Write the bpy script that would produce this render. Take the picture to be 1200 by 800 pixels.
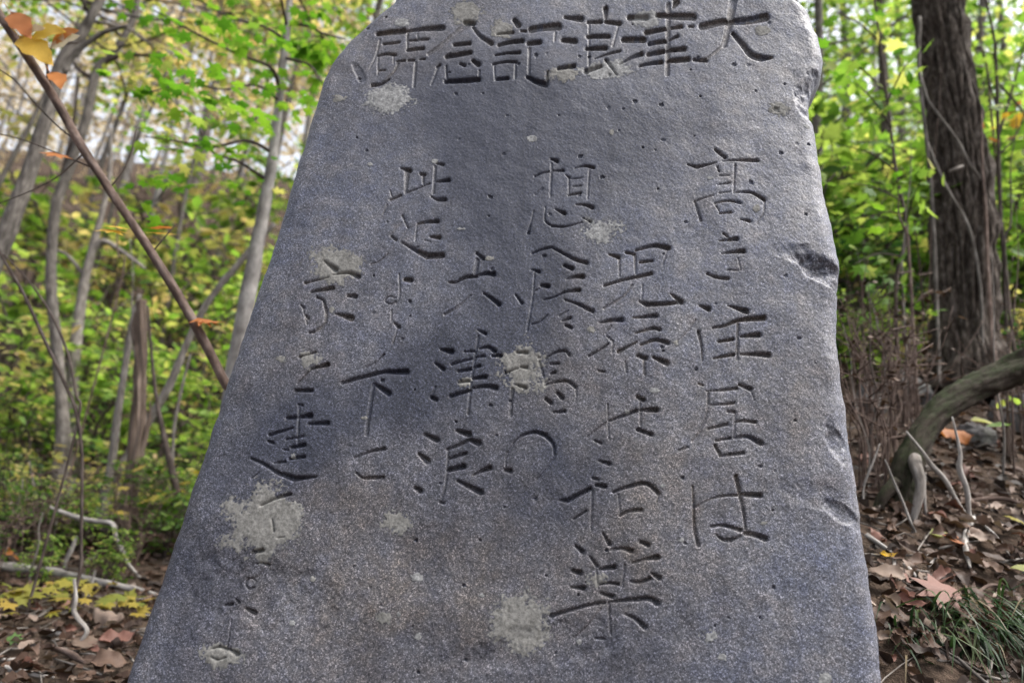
import bpy, math, random
import numpy as np
from mathutils import Vector, Matrix

for o in list(bpy.data.objects):
    bpy.data.objects.remove(o)
scene = bpy.context.scene
COL = scene.collection
R = math.radians

# ------------------------------------------------------------------ camera
FPX = 900.0                       # focal length in pixels of a 1200 wide picture
PITCH, ROLL = R(17.0), R(6.0)
CAM = np.array([0.0, 0.0, 0.40])
_f = np.array([0, math.cos(PITCH), math.sin(PITCH)])
_r = np.array([1.0, 0, 0])
_u = np.array([0, -math.sin(PITCH), math.cos(PITCH)])
C_R = math.cos(ROLL) * _r + math.sin(ROLL) * _u
C_U = -math.sin(ROLL) * _r + math.cos(ROLL) * _u
C_F = _f
cam_d = bpy.data.cameras.new("camera")
cam_d.sensor_width = 36.0
cam_d.lens = FPX / 1200.0 * 36.0
cam_d.clip_start = 0.05
cam_d.clip_end = 500.0
cam = bpy.data.objects.new("camera", cam_d)
COL.objects.link(cam)
M = Matrix(((C_R[0], C_U[0], -C_F[0], CAM[0]), (C_R[1], C_U[1], -C_F[1], CAM[1]),
            (C_R[2], C_U[2], -C_F[2], CAM[2]), (0, 0, 0, 1)))
cam.matrix_world = M
cam_d.dof.use_dof = True
cam_d.dof.focus_distance = 1.36
cam_d.dof.aperture_fstop = 3.0
scene.camera = cam

# ------------------------------------------------------------------ sky, sun, exposure
SUN_EL, SUN_AZ = R(60), R(102)      # azimuth clockwise from +Y: high on the right, grazing the stone's face
world = bpy.data.worlds.new("World")
scene.world = world
world.use_nodes = True
wn = world.node_tree
wn.nodes.clear()
sky = wn.nodes.new("ShaderNodeTexSky")
sky.sky_type = 'NISHITA'
sky.sun_disc = False
sky.sun_elevation = SUN_EL
sky.sun_rotation = SUN_AZ
sky.air_density = 1.0
sky.dust_density = 6.0
sky.ozone_density = 1.0
bg = wn.nodes.new("ShaderNodeBackground")
bg.inputs[1].default_value = 0.15
wo = wn.nodes.new("ShaderNodeOutputWorld")
hs = wn.nodes.new("ShaderNodeHueSaturation")     # thin overcast: the blue is mostly washed out
hs.inputs["Saturation"].default_value = 0.35
wn.links.new(sky.outputs[0], hs.inputs["Color"])
wn.links.new(hs.outputs[0], bg.inputs[0])
wn.links.new(bg.outputs[0], wo.inputs[0])
sun_d = bpy.data.lights.new("sun", 'SUN')
sun_d.energy = 1.5
sun_d.angle = R(25)
sun_d.color = (1.0, 0.96, 0.9)
sun = bpy.data.objects.new("sun", sun_d)
COL.objects.link(sun)
sd = Vector((math.sin(SUN_AZ) * math.cos(SUN_EL), math.cos(SUN_AZ) * math.cos(SUN_EL), math.sin(SUN_EL)))
sun.rotation_euler = sd.to_track_quat('Z', 'Y').to_euler()
sun.location = sd * 20
vs = scene.view_settings
vs.view_transform = 'Standard'
vs.look = 'None'
vs.gamma = 1.0
vs.use_curve_mapping = False
vs.exposure = 1.6
scene.render.engine = 'CYCLES'

# ------------------------------------------------------------------ pixel helpers
def ray(px, py):
    d = C_F + (px - 600.0) / FPX * C_R - (py - 400.0) / FPX * C_U
    return d
def P(px, py, y):
    d = ray(px, py)
    return CAM + d * (y / d[1])
def depth(p):
    return float(np.dot(np.asarray(p) - CAM, C_F))
def proj(p):
    q = np.asarray(p, float) - CAM
    z = q @ C_F
    return 600 + FPX * (q @ C_R) / z, 400 - FPX * (q @ C_U) / z

# ------------------------------------------------------------------ numpy noise
def _hash(ix, iy, seed):
    n = (ix.astype(np.int64) * 374761393 + iy.astype(np.int64) * 668265263 + seed * 974711) & 0x7fffffff
    n = ((n ^ (n >> 13)) * 1274126177) & 0x7fffffff
    n = n ^ (n >> 16)
    return (n & 0xffff) / 65535.0
def vnoise(x, y, seed=0):
    x = np.asarray(x, float); y = np.asarray(y, float)
    ix = np.floor(x); iy = np.floor(y)
    fx = x - ix; fy = y - iy
    fx = fx * fx * (3 - 2 * fx); fy = fy * fy * (3 - 2 * fy)
    a = _hash(ix, iy, seed); b = _hash(ix + 1, iy, seed)
    c = _hash(ix, iy + 1, seed); d = _hash(ix + 1, iy + 1, seed)
    return (a * (1 - fx) + b * fx) * (1 - fy) + (c * (1 - fx) + d * fx) * fy
def fbm(x, y, oct=4, seed=0):
    s = 0.0; a = 0.5; t = 0
    for i in range(oct):
        s = s + a * vnoise(x * 2 ** i + 17.3 * i, y * 2 ** i - 9.1 * i, seed + i); t += a; a *= 0.5
    return s / t
def sstep(a, b, x):
    t = np.clip((np.asarray(x, float) - a) / (b - a), 0, 1)
    return t * t * (3 - 2 * t)

# ------------------------------------------------------------------ terrain height
LY = np.array([-15, 0, 1.0, 1.9, 3.0, 5.0, 7, 9, 12, 20, 40, 75])
LZ = np.array([-6, -0.9, -0.35, 0.02, 0.14, 0.42, 0.85, 1.5, 3.2, 9.0, 21, 36])
RY = np.array([-15, 0, 1.0, 1.45, 1.62, 1.75, 2.4, 3.6, 5.0, 7, 9, 12, 20, 40, 75])
RZ = np.array([-6, -0.7, -0.2, 0.05, 0.28, 0.38, 0.80, 1.50, 1.9, 2.6, 3.4, 4.6, 9.6, 21.5, 36])
def ground(x, y):
    x = np.asarray(x, float); y = np.asarray(y, float)
    l = np.interp(y, LY, LZ); r = np.interp(y, RY, RZ)
    s = sstep(-0.35, 0.85, x / np.maximum(1.0, y * 0.55))
    z = l * (1 - s) + r * s
    z = z + 0.10 * (fbm(x * 0.9 + 5, y * 0.9, 3, 3) - 0.5) * np.clip(y / 2.0, 0.3, 2.5)
    z = z + 0.035 * (fbm(x * 6, y * 6, 3, 8) - 0.5)
    return z
def gz(x, y):
    return float(ground(x, y))
def G(px, py, y0=1.4, y1=40):
    d = ray(px, py)
    ys = np.geomspace(y0, y1, 900)
    pts = CAM + d * (ys / d[1])[:, None]
    below = pts[:, 2] < ground(pts[:, 0], pts[:, 1])
    i = np.argmax(below)
    if not below.any():
        i = len(ys) - 1
    p = pts[i].copy()
    p[2] = gz(p[0], p[1])
    return p

# ------------------------------------------------------------------ materials
def mat_new(name):
    m = bpy.data.materials.new(name)
    m.use_nodes = True
    nt = m.node_tree
    nt.nodes.clear()
    out = nt.nodes.new("ShaderNodeOutputMaterial")
    return m, nt, out
def N(nt, typ, **kw):
    n = nt.nodes.new(typ)
    for k, v in kw.items():
        if k.startswith("in_"):
            n.inputs[k[3:].replace("_", " ")].default_value = v
        else:
            setattr(n, k, v)
    return n
def L(nt, a, b):
    nt.links.new(a, b)
def ramp(nt, fac, stops, interp='LINEAR'):
    n = nt.nodes.new("ShaderNodeValToRGB")
    n.color_ramp.interpolation = interp
    e = n.color_ramp.elements
    while len(e) < len(stops):
        e.new(0.5)
    for i, (p, c) in enumerate(stops):
        e[i].position = p
        e[i].color = (c[0], c[1], c[2], 1)
    L(nt, fac, n.inputs[0])
    return n.outputs[0]
def mixc(nt, fac, a, b, mode='MIX'):
    n = nt.nodes.new("ShaderNodeMix")
    n.data_type = 'RGBA'
    n.blend_type = mode
    if isinstance(fac, (int, float)):
        n.inputs[0].default_value = fac
    else:
        L(nt, fac, n.inputs[0])
    for v, i in ((a, 6), (b, 7)):
        if isinstance(v, tuple):
            n.inputs[i].default_value = (v[0], v[1], v[2], 1)
        else:
            L(nt, v, n.inputs[i])
    return n.outputs[2]
def noise(nt, vec, scale, detail=4, rough=0.55):
    n = N(nt, "ShaderNodeTexNoise")
    n.inputs["Scale"].default_value = scale
    n.inputs["Detail"].default_value = detail
    n.inputs["Roughness"].default_value = rough
    if vec is not None:
        L(nt, vec, n.inputs["Vector"])
    return n.outputs[0]
def bump(nt, h, strength, dist):
    n = N(nt, "ShaderNodeBump")
    n.inputs["Strength"].default_value = strength
    n.inputs["Distance"].default_value = dist
    L(nt, h, n.inputs["Height"])
    return n.outputs[0]
def principled(nt, out, col, rough=0.8, normal=None, spec=0.3):
    p = N(nt, "ShaderNodeBsdfPrincipled")
    if isinstance(col, tuple):
        p.inputs["Base Color"].default_value = (*col, 1)
    else:
        L(nt, col, p.inputs["Base Color"])
    if isinstance(rough, (int, float)):
        p.inputs["Roughness"].default_value = rough
    else:
        L(nt, rough, p.inputs["Roughness"])
    p.inputs["Specular IOR Level"].default_value = spec
    if normal is not None:
        L(nt, normal, p.inputs["Normal"])
    if out is not None:
        L(nt, p.outputs[0], out.inputs[0])
    return p

def make_stone_mat():
    m, nt, out = mat_new("weathered_stone")
    tc = N(nt, "ShaderNodeTexCoord").outputs["Object"]
    at = N(nt, "ShaderNodeAttribute", attribute_name="stain_and_pits").outputs["Fac"]
    wm = N(nt, "ShaderNodeAttribute", attribute_name="warm").outputs["Fac"]
    cool = (0.070, 0.076, 0.103); warm = (0.100, 0.087, 0.078)
    c = mixc(nt, wm, cool, warm)
    n1 = noise(nt, tc, 14, 5)
    c = mixc(nt, ramp(nt, n1, [(0.35, (0, 0, 0)), (0.7, (1, 1, 1))]), c, (0.106, 0.106, 0.120))
    n3 = noise(nt, tc, 38, 4, 0.65)
    c = mixc(nt, 0.7, c, ramp(nt, n3, [(0.32, (0.80, 0.84, 1.0)), (0.5, (1, 1, 1)), (0.68, (1.2, 1.1, 1.0))]), 'MULTIPLY')
    dk = ramp(nt, at, [(0.0, (0, 0, 0)), (1.0, (1, 1, 1))])
    c = mixc(nt, dk, c, (0.030, 0.033, 0.050))
    # mineral grain: dark and pale crystals
    v = N(nt, "ShaderNodeTexVoronoi", in_Scale=700.0)
    L(nt, tc, v.inputs["Vector"])
    sp = N(nt, "ShaderNodeSeparateColor")
    L(nt, v.outputs["Color"], sp.inputs[0])
    g = ramp(nt, sp.outputs[0], [(0.0, (0.26, 0.26, 0.28)), (0.28, (0.68, 0.68, 0.68)), (0.7, (1.05, 1.05, 1.05)), (0.86, (1.65, 1.62, 1.6)), (1.0, (3.2, 3.1, 3.05))])
    n2 = noise(nt, tc, 260, 3, 0.7)
    g2 = ramp(nt, n2, [(0.3, (0.55, 0.55, 0.56)), (0.5, (1, 1, 1)), (0.72, (1.55, 1.53, 1.5))])
    gr = N(nt, "ShaderNodeAttribute", attribute_name="grain").outputs["Fac"]
    c = mixc(nt, gr, c, mixc(nt, 1.0, c, g, 'MULTIPLY'))
    c = mixc(nt, gr, c, mixc(nt, 0.9, c, g2, 'MULTIPLY'))
    # rain runs: thin darker streaks down the face
    mp = N(nt, "ShaderNodeMapping"); mp.inputs["Scale"].default_value = (26, 26, 2.2)
    L(nt, tc, mp.inputs[0])
    st = noise(nt, mp.outputs[0], 1.0, 4, 0.6)
    c = mixc(nt, 0.55, c, ramp(nt, st, [(0.36, (0.62, 0.62, 0.66)), (0.5, (1, 1, 1)), (0.68, (1.16, 1.15, 1.12))]), 'MULTIPLY')
    hb = N(nt, "ShaderNodeMath", operation='ADD')
    L(nt, n2, hb.inputs[0]); L(nt, noise(nt, tc, 90, 4, 0.6), hb.inputs[1])
    principled(nt, out, c, 0.55, bump(nt, hb.outputs[0], 0.3, 0.0014), 0.4)
    return m
def make_lichen_mat(name, a, b, c0):
    m, nt, out = mat_new(name)
    tc = N(nt, "ShaderNodeTexCoord").outputs["Object"]
    n1 = noise(nt, tc, 130, 4, 0.65)
    n2 = noise(nt, tc, 420, 2, 0.6)
    c = ramp(nt, n1, [(0.3, a), (0.52, b), (0.72, c0)])
    c = mixc(nt, 0.6, c, ramp(nt, n2, [(0.3, (0.55, 0.55, 0.55)), (0.5, (1, 1, 1)), (0.75, (1.3, 1.3, 1.3))]), 'MULTIPLY')
    cv = N(nt, "ShaderNodeAttribute", attribute_name="cover").outputs["Fac"]
    k = N(nt, "ShaderNodeMath", operation='MULTIPLY_ADD', use_clamp=True)
    L(nt, cv, k.inputs[0]); k.inputs[1].default_value = 1.5
    k2 = N(nt, "ShaderNodeMath", operation='MULTIPLY_ADD')
    L(nt, n2, k2.inputs[0]); k2.inputs[1].default_value = 1.6; k2.inputs[2].default_value = -0.85
    L(nt, k2.outputs[0], k.inputs[2])
    c = mixc(nt, k.outputs[0], (0.074, 0.075, 0.090), c)
    principled(nt, out, c, 0.85, bump(nt, n1, 0.4, 0.0012), 0.15)
    return m
def make_leaf_mat(name, stops, trans=0.45, tcol=1.6, rough=0.55):
    m, nt, out = mat_new(name)
    a = N(nt, "ShaderNodeAttribute", attribute_name="rnd").outputs["Fac"]
    tc = N(nt, "ShaderNodeTexCoord").outputs["Object"]
    c = ramp(nt, a, stops)
    n1 = noise(nt, tc, 60, 3)
    c = mixc(nt, 0.5, c, ramp(nt, n1, [(0.3, (0.65, 0.65, 0.6)), (0.7, (1.25, 1.25, 1.2))]), 'MULTIPLY')
    p = principled(nt, None, c, rough, None, 0.25)
    t = N(nt, "ShaderNodeBsdfTranslucent")
    g = N(nt, "ShaderNodeGamma", in_Gamma=1.0)
    L(nt, mixc(nt, 1.0, c, (tcol, tcol, tcol * 0.7), 'MULTIPLY'), t.inputs[0])
    mx = N(nt, "ShaderNodeMixShader")
    mx.inputs[0].default_value = trans
    L(nt, p.outputs[0], mx.inputs[1]); L(nt, t.outputs[0], mx.inputs[2])
    L(nt, mx.outputs[0], out.inputs[0])
    return m
def make_bark_mat(name, dark, mid, light, su=6.0, sv=5.0, bstr=0.7, bd=0.006, moss=None):
    m, nt, out = mat_new(name)
    uv = N(nt, "ShaderNodeAttribute", attribute_name="bark_uv").outputs["Vector"]
    mp = N(nt, "ShaderNodeMapping")
    mp.inputs["Scale"].default_value = (su, sv, su)
    L(nt, uv, mp.inputs[0])
    n1 = noise(nt, mp.outputs[0], 1.0, 6, 0.65)
    tc = N(nt, "ShaderNodeTexCoord").outputs["Object"]
    n2 = noise(nt, tc, 9, 4)
    c = ramp(nt, n1, [(0.32, dark), (0.5, mid), (0.7, light)])
    c = mixc(nt, 0.6, c, ramp(nt, n2, [(0.3, (0.65, 0.65, 0.66)), (0.7, (1.25, 1.22, 1.2))]), 'MULTIPLY')
    if moss:
        sn = N(nt, "ShaderNodeNewGeometry").outputs["Normal"]
        sp = N(nt, "ShaderNodeSeparateXYZ"); L(nt, sn, sp.inputs[0])
        mm = N(nt, "ShaderNodeMath", operation='MULTIPLY_ADD', use_clamp=True)
        L(nt, noise(nt, tc, 16, 5, 0.7), mm.inputs[0]); mm.inputs[1].default_value = 4.5; mm.inputs[2].default_value = -1.9
        mg = noise(nt, tc, 200, 3)
        m2 = N(nt, "ShaderNodeMath", operation='MULTIPLY_ADD', use_clamp=True)
        L(nt, sp.outputs[2], m2.inputs[0]); m2.inputs[1].default_value = 0.6; L(nt, mm.outputs[0], m2.inputs[2])
        c = mixc(nt, m2.outputs[0], c, ramp(nt, mg, [(0.35, tuple(k * 0.5 for k in moss)), (0.65, moss)]))
    principled(nt, out, c, 0.85, bump(nt, n1, bstr, bd), 0.15)
    return m
def make_ground_mat():
    m, nt, out = mat_new("forest_soil")
    tc = N(nt, "ShaderNodeTexCoord").outputs["Object"]
    n1 = noise(nt, tc, 25, 6, 0.7)
    n2 = noise(nt, tc, 1.2, 4)
    c = ramp(nt, n1, [(0.32, (0.016, 0.011, 0.008)), (0.5, (0.048, 0.033, 0.024)), (0.68, (0.13, 0.09, 0.068))])
    c = mixc(nt, ramp(nt, n2, [(0.4, (0, 0, 0)), (0.7, (0.7, 0.7, 0.7))]), c, (0.10, 0.075, 0.058))
    principled(nt, out, c, 0.95, bump(nt, n1, 1.0, 0.03), 0.1)
    return m
def make_rock_mat():
    m, nt, out = mat_new("mossy_rock")
    tc = N(nt, "ShaderNodeTexCoord").outputs["Object"]
    n1 = noise(nt, tc, 12, 6, 0.65)
    n2 = noise(nt, tc, 5, 5, 0.7)
    c = ramp(nt, n1, [(0.3, (0.04, 0.037, 0.037)), (0.55, (0.11, 0.105, 0.105)), (0.75, (0.22, 0.21, 0.21))])
    c = mixc(nt, ramp(nt, n2, [(0.56, (0, 0, 0)), (0.7, (0.7, 0.7, 0.7))]), c, (0.05, 0.06, 0.03))
    principled(nt, out, c, 0.9, bump(nt, n1, 0.8, 0.02), 0.15)
    return m
MAT = {
    'stone': make_stone_mat(),
    'lichen_grey': make_lichen_mat("grey_lichen", (0.11, 0.11, 0.112), (0.21, 0.21, 0.21), (0.34, 0.34, 0.338)),
    'lichen_tan': make_lichen_mat("tan_lichen", (0.105, 0.101, 0.094), (0.175, 0.170, 0.160), (0.245, 0.238, 0.225)),
    'soil': make_ground_mat(),
    'rock': make_rock_mat(),
    'bark_dark': make_bark_mat("dark_fissured_bark", (0.016, 0.012, 0.009), (0.054, 0.042, 0.034), (0.135, 0.117, 0.104), 60, 20, 1.0, 0.008),
    'bark_grey': make_bark_mat("grey_bark", (0.045, 0.040, 0.036), (0.10, 0.089, 0.08), (0.20, 0.182, 0.168), 55, 12),
    'bark_pale': make_bark_mat("pale_bark", (0.11, 0.10, 0.095), (0.20, 0.188, 0.178), (0.33, 0.315, 0.30), 26, 10, 0.4, 0.003),
    'bark_brown': make_bark_mat("smooth_brown_bark", (0.045, 0.030, 0.024), (0.095, 0.066, 0.054), (0.20, 0.155, 0.135), 50, 16, 0.5, 0.002),
    'rotten': make_bark_mat("rotten_wood", (0.045, 0.032, 0.025), (0.115, 0.085, 0.068), (0.22, 0.175, 0.148), 80, 5, 0.9, 0.01),
    'dead': make_bark_mat("bleached_dead_wood", (0.07, 0.06, 0.053), (0.15, 0.135, 0.122), (0.27, 0.25, 0.232), 70, 14, 0.6, 0.002),
    'bleached': make_bark_mat("bleached_stick", (0.12, 0.108, 0.098), (0.25, 0.232, 0.215), (0.42, 0.40, 0.38), 90, 22, 0.8, 0.003),
    'twig': make_bark_mat("dark_twig", (0.028, 0.022, 0.019), (0.06, 0.046, 0.04), (0.12, 0.10, 0.09), 70, 20, 0.4, 0.001),
    'moss': make_bark_mat("mossy_bark", (0.014, 0.011, 0.008), (0.034, 0.026, 0.020), (0.075, 0.062, 0.052), 45, 16, 1.0, 0.008, (0.026, 0.033, 0.012)),
    'green': make_leaf_mat("fresh_green_leaf", [(0, (0.06, 0.13, 0.018)), (0.5, (0.14, 0.245, 0.038)), (0.85, (0.26, 0.34, 0.08)), (1, (0.40, 0.39, 0.13))], 0.5, 1.7),
    'green2': make_leaf_mat("mid_green_leaf", [(0, (0.035, 0.085, 0.012)), (0.5, (0.075, 0.155, 0.022)), (0.85, (0.12, 0.20, 0.035)), (1, (0.22, 0.24, 0.06))], 0.4, 1.5),
    'maple': make_leaf_mat("maple_green_leaf", [(0, (0.045, 0.13, 0.012)), (0.6, (0.095, 0.22, 0.018)), (1, (0.17, 0.29, 0.03))], 0.5, 1.7),
    'deep': make_leaf_mat("deep_green_leaf", [(0, (0.018, 0.062, 0.02)), (0.6, (0.045, 0.11, 0.03)), (1, (0.10, 0.17, 0.05))], 0.35, 1.4, 0.4),
    'olive': make_leaf_mat("fading_leaf", [(0, (0.17, 0.20, 0.045)), (0.4, (0.31, 0.31, 0.10)), (0.7, (0.42, 0.37, 0.16)), (1, (0.46, 0.33, 0.18))], 0.5, 1.6),
    'tan': make_leaf_mat("tan_autumn_leaf", [(0, (0.24, 0.18, 0.12)), (0.5, (0.40, 0.32, 0.24)), (1, (0.52, 0.44, 0.36))], 0.45, 1.5),
    'yellow': make_leaf_mat("yellow_leaf", [(0, (0.13, 0.16, 0.03)), (0.5, (0.24, 0.215, 0.035)), (1, (0.31, 0.22, 0.045))], 0.4, 1.5),
    'ochre': make_leaf_mat("ochre_leaf", [(0, (0.42, 0.25, 0.035)), (1, (0.55, 0.37, 0.06))], 0.4, 1.4),
    'rust': make_leaf_mat("rust_leaf", [(0, (0.25, 0.085, 0.028)), (1, (0.42, 0.16, 0.045))], 0.35, 1.3),
    'litter': make_leaf_mat("dead_brown_leaf", [(0, (0.014, 0.009, 0.007)), (0.4, (0.042, 0.024, 0.017)), (0.7, (0.08, 0.046, 0.032)), (0.9, (0.14, 0.092, 0.07)), (1, (0.22, 0.165, 0.135))], 0.1, 1.1, 0.6),
    'tandead': make_leaf_mat("pale_dead_leaf", [(0, (0.10, 0.068, 0.05)), (0.6, (0.17, 0.122, 0.096)), (1, (0.27, 0.21, 0.18))], 0.08, 1.1, 0.6),
    'redleaf': make_leaf_mat("reddish_dead_leaf", [(0, (0.09, 0.040, 0.030)), (1, (0.19, 0.092, 0.072))], 0.08, 1.1, 0.6),
    'grass': make_leaf_mat("grass_blade", [(0, (0.010, 0.026, 0.010)), (0.6, (0.026, 0.056, 0.018)), (0.85, (0.055, 0.08, 0.03)), (1, (0.16, 0.125, 0.08))], 0.25, 1.3, 0.45),
}

# ------------------------------------------------------------------ object helpers
def link_mesh(name, V, F, mat, parent=None, smooth=True, loc=None, attrs=None, normals=None):
    """V (n,3) array, F (m,k) int array (same polygon size) or a list of such arrays."""
    V = np.asarray(V, np.float32)
    Fs = F if isinstance(F, list) else [F]
    me = bpy.data.meshes.new(name)
    me.vertices.add(len(V))
    me.vertices.foreach_set("co", V.ravel())
    nl = sum(f.size for f in Fs); npoly = sum(len(f) for f in Fs)
    me.loops.add(nl)
    me.loops.foreach_set("vertex_index", np.concatenate([np.asarray(f, np.int32).ravel() for f in Fs]))
    me.polygons.add(npoly)
    tot = np.concatenate([np.full(len(f), f.shape[1], np.int32) for f in Fs])
    me.polygons.foreach_set("loop_start", np.concatenate([[0], np.cumsum(tot)[:-1]]).astype(np.int32))
    me.polygons.foreach_set("use_smooth", np.full(npoly, smooth))
    for k, (dom, typ, arr) in (attrs or {}).items():
        a = me.attributes.new(k, typ, dom)
        a.data.foreach_set("vector" if typ == 'FLOAT_VECTOR' else "value", np.asarray(arr, np.float32).ravel())
    me.update(calc_edges=True)
    me.materials.append(MAT[mat] if isinstance(mat, str) else mat)
    if normals is not None:
        me.normals_split_custom_set_from_vertices(np.asarray(normals, np.float32))
    o = bpy.data.objects.new(name, me)
    COL.objects.link(o)
    if loc is not None:
        o.location = loc
    if parent is not None:
        o.parent = parent
    return o
def thing(name, label, cat, loc, group=None):
    o = bpy.data.objects.new(name, None)
    o.empty_display_size = 0.05
    COL.objects.link(o)
    o.location = loc
    return tag(o, label, cat, group)
def tag(o, label, cat, group=None, kind=None):
    if label: o["label"] = label
    if cat: o["category"] = cat
    if group: o["group"] = group
    if kind: o["kind"] = kind
    return o
def smooth_path(pts, n):
    p = np.asarray(pts, float)
    if len(p) == 2:
        t = np.linspace(0, 1, n)[:, None]
        return p[0] * (1 - t) + p[1] * t
    q = np.vstack([2 * p[0] - p[1], p, 2 * p[-1] - p[-2]])
    ts = np.linspace(0, len(p) - 1 - 1e-6, n)
    out = []
    for t in ts:
        i = int(t); f = t - i
        a, b, c, d = q[i], q[i + 1], q[i + 2], q[i + 3]
        out.append(0.5 * ((2 * b) + (c - a) * f + (2 * a - 5 * b + 4 * c - d) * f * f + (3 * b - a - 3 * c + d) * f ** 3))
    return np.array(out)
def tube(pts, nseg=8, rough=0.06, seed=0, n=None, radii=None, relief=None):
    """pts rows (x,y,z,r). returns V,F,UV(attr). capped ends."""
    n = n or max(6, 5 * len(pts))
    p = smooth_path(pts, n)
    X, Rr = p[:, :3], np.maximum(p[:, 3], 0.0006)
    T = np.gradient(X, axis=0)
    T /= np.linalg.norm(T, axis=1)[:, None] + 1e-12
    ref = np.array([0.13, 0.97, 0.2]) if abs(T[0] @ np.array([0.13, 0.97, 0.2])) < 0.9 else np.array([1.0, 0, 0])
    A = np.zeros_like(X)
    a = ref - T[0] * (ref @ T[0]); a /= np.linalg.norm(a)
    for i in range(n):
        a = a - T[i] * (a @ T[i]); a /= np.linalg.norm(a)
        A[i] = a
    B = np.cross(T, A)
    th = np.arange(nseg) / nseg * 2 * math.pi
    ln = np.concatenate([[0], np.cumsum(np.linalg.norm(np.diff(X, axis=0), axis=1))])
    cs, sn = np.cos(th), np.sin(th)
    rr = Rr[:, None] * (1 + rough * 2 * (vnoise(cs[None] * 1.7 + ln[:, None] * 4 / 1.0 + seed, sn[None] * 1.7 + ln[:, None] * 9 + seed * 3.1, seed) - 0.5))
    if relief is not None:
        rr = rr + relief(th[None, :], ln[:, None], Rr[:, None])
    V = X[:, None] + rr[..., None] * (cs[None, :, None] * A[:, None] + sn[None, :, None] * B[:, None])
    V = V.reshape(-1, 3)
    i = np.arange(n - 1)[:, None] * nseg; j = np.arange(nseg)[None]; k = (j + 1) % nseg
    F = np.stack([i + j, i + k, i + nseg + k, i + nseg + j], -1).reshape(-1, 4)
    UV = np.zeros((n, nseg, 3))
    UV[..., 0] = (cs * 1.0)[None] * Rr.mean(); UV[..., 2] = sn[None] * Rr.mean(); UV[..., 1] = ln[:, None]
    V = np.vstack([V, X[:1], X[-1:]])
    UV = np.vstack([UV.reshape(-1, 3), [[0, 0, 0]], [[0, ln[-1], 0]]])
    c0, c1 = len(V) - 2, len(V) - 1
    jj = np.arange(nseg); kk = (jj + 1) % nseg
    caps = np.vstack([np.stack([np.full(nseg, c0), kk, jj], -1), np.stack([np.full(nseg, c1), (n - 1) * nseg + jj, (n - 1) * nseg + kk], -1)])
    return V, F, caps, UV
def tubes_obj(name, tubes, mat, parent=None, base=(0, 0, 0), loc=None):
    Vs, Q, Cc, U = [], [], [], []
    off = 0
    for (V, F, c, uv) in tubes:
        Vs.append(V); Q.append(F + off); Cc.append(c + off); U.append(uv); off += len(V)
    V = np.vstack(Vs) - np.asarray(base)
    return link_mesh(name, V, [np.vstack(Q), np.vstack(Cc)], mat, parent, True, loc,
                     {"bark_uv": ('POINT', 'FLOAT_VECTOR', np.vstack(U))})
def pixpath(pix, y, dy=0.0):
    """rows (px,py,width_px[,y]) -> world rows with radius."""
    out = []
    for q in pix:
        yy = q[3] if len(q) > 3 else y
        p = P(q[0], q[1], yy)
        out.append([*p, q[2] * 0.5 / FPX * depth(p)])
    return np.array(out)

# ------------------------------------------------------------------ leaf templates (length 1 along +x, normal +z)
def leaf_ovate(w=0.24, curl=0.06, fold=0.06):
    v = np.array([[0, 0, 0], [0.45, 0, -fold * 0.5], [1, 0, -curl], [0.22, w * 0.85, fold], [0.6, w * 0.9, fold * .4 - curl * .3],
                  [0.22, -w * 0.85, fold], [0.6, -w * 0.9, fold * .4 - curl * .3]])
    f = np.array([[0, 1, 3], [3, 1, 4], [4, 1, 2], [0, 5, 1], [5, 6, 1], [6, 2, 1]])
    return v, f
def leaf_maple(curl=0.1, seed=0):
    rg = np.random.default_rng(seed)
    ang = [0, 18, 40, 58, 92, 115, 150]
    rad = [0.66, 0.32, 0.62, 0.30, 0.50, 0.24, 0.30]
    o = [(180, 0.30)]
    pts = [(a, r) for a, r in zip(ang, rad)]
    outl = [(-a, r) for a, r in reversed(pts)] + pts[1:]
    v = [[0.34, 0, 0.02]]
    for a, r in outl:
        r2 = r * rg.uniform(0.9, 1.1)
        v.append([0.34 + r2 * math.cos(R(a)), r2 * math.sin(R(a)), -curl * r2 * r2 * 2 * rg.uniform(0.5, 1.4)])
    v.append([0.02, 0, 0.0])
    n = len(v) - 1
    f = [[0, i, i + 1] for i in range(1, n)] + [[0, n, 1]]
    return np.array(v), np.array(f)
def leaf_lobed(seed=0, curl=0.25):
    """curled dead leaf with a wavy edge"""
    rg = np.random.default_rng(seed)
    n = 6
    xs = np.linspace(0, 1, n)
    w = 0.27 * np.sin(np.pi * np.clip(xs * 0.94 + 0.03, 0, 1)) ** 0.7 * rg.uniform(0.75, 1.25, n)
    v = []
    tw = rg.uniform(-0.5, 0.5)
    for i, x in enumerate(xs):
        zc = curl * rg.uniform(-.2, 1) * (x - 0.5) ** 2 * 2
        e = curl * rg.uniform(0.2, 1.2, 2) * 0.8
        v += [[x, w[i], zc + e[0] * w[i] * 2 + tw * x * w[i]], [x, 0, zc - 0.02], [x, -w[i], zc + e[1] * w[i] * 2 - tw * x * w[i]]]
    f = []
    for i in range(n - 1):
        a = 3 * i
        f += [[a, a + 1, a + 4], [a, a + 4, a + 3], [a + 1, a + 2, a + 5], [a + 1, a + 5, a + 4]]
    return np.array(v), np.array(f)
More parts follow.
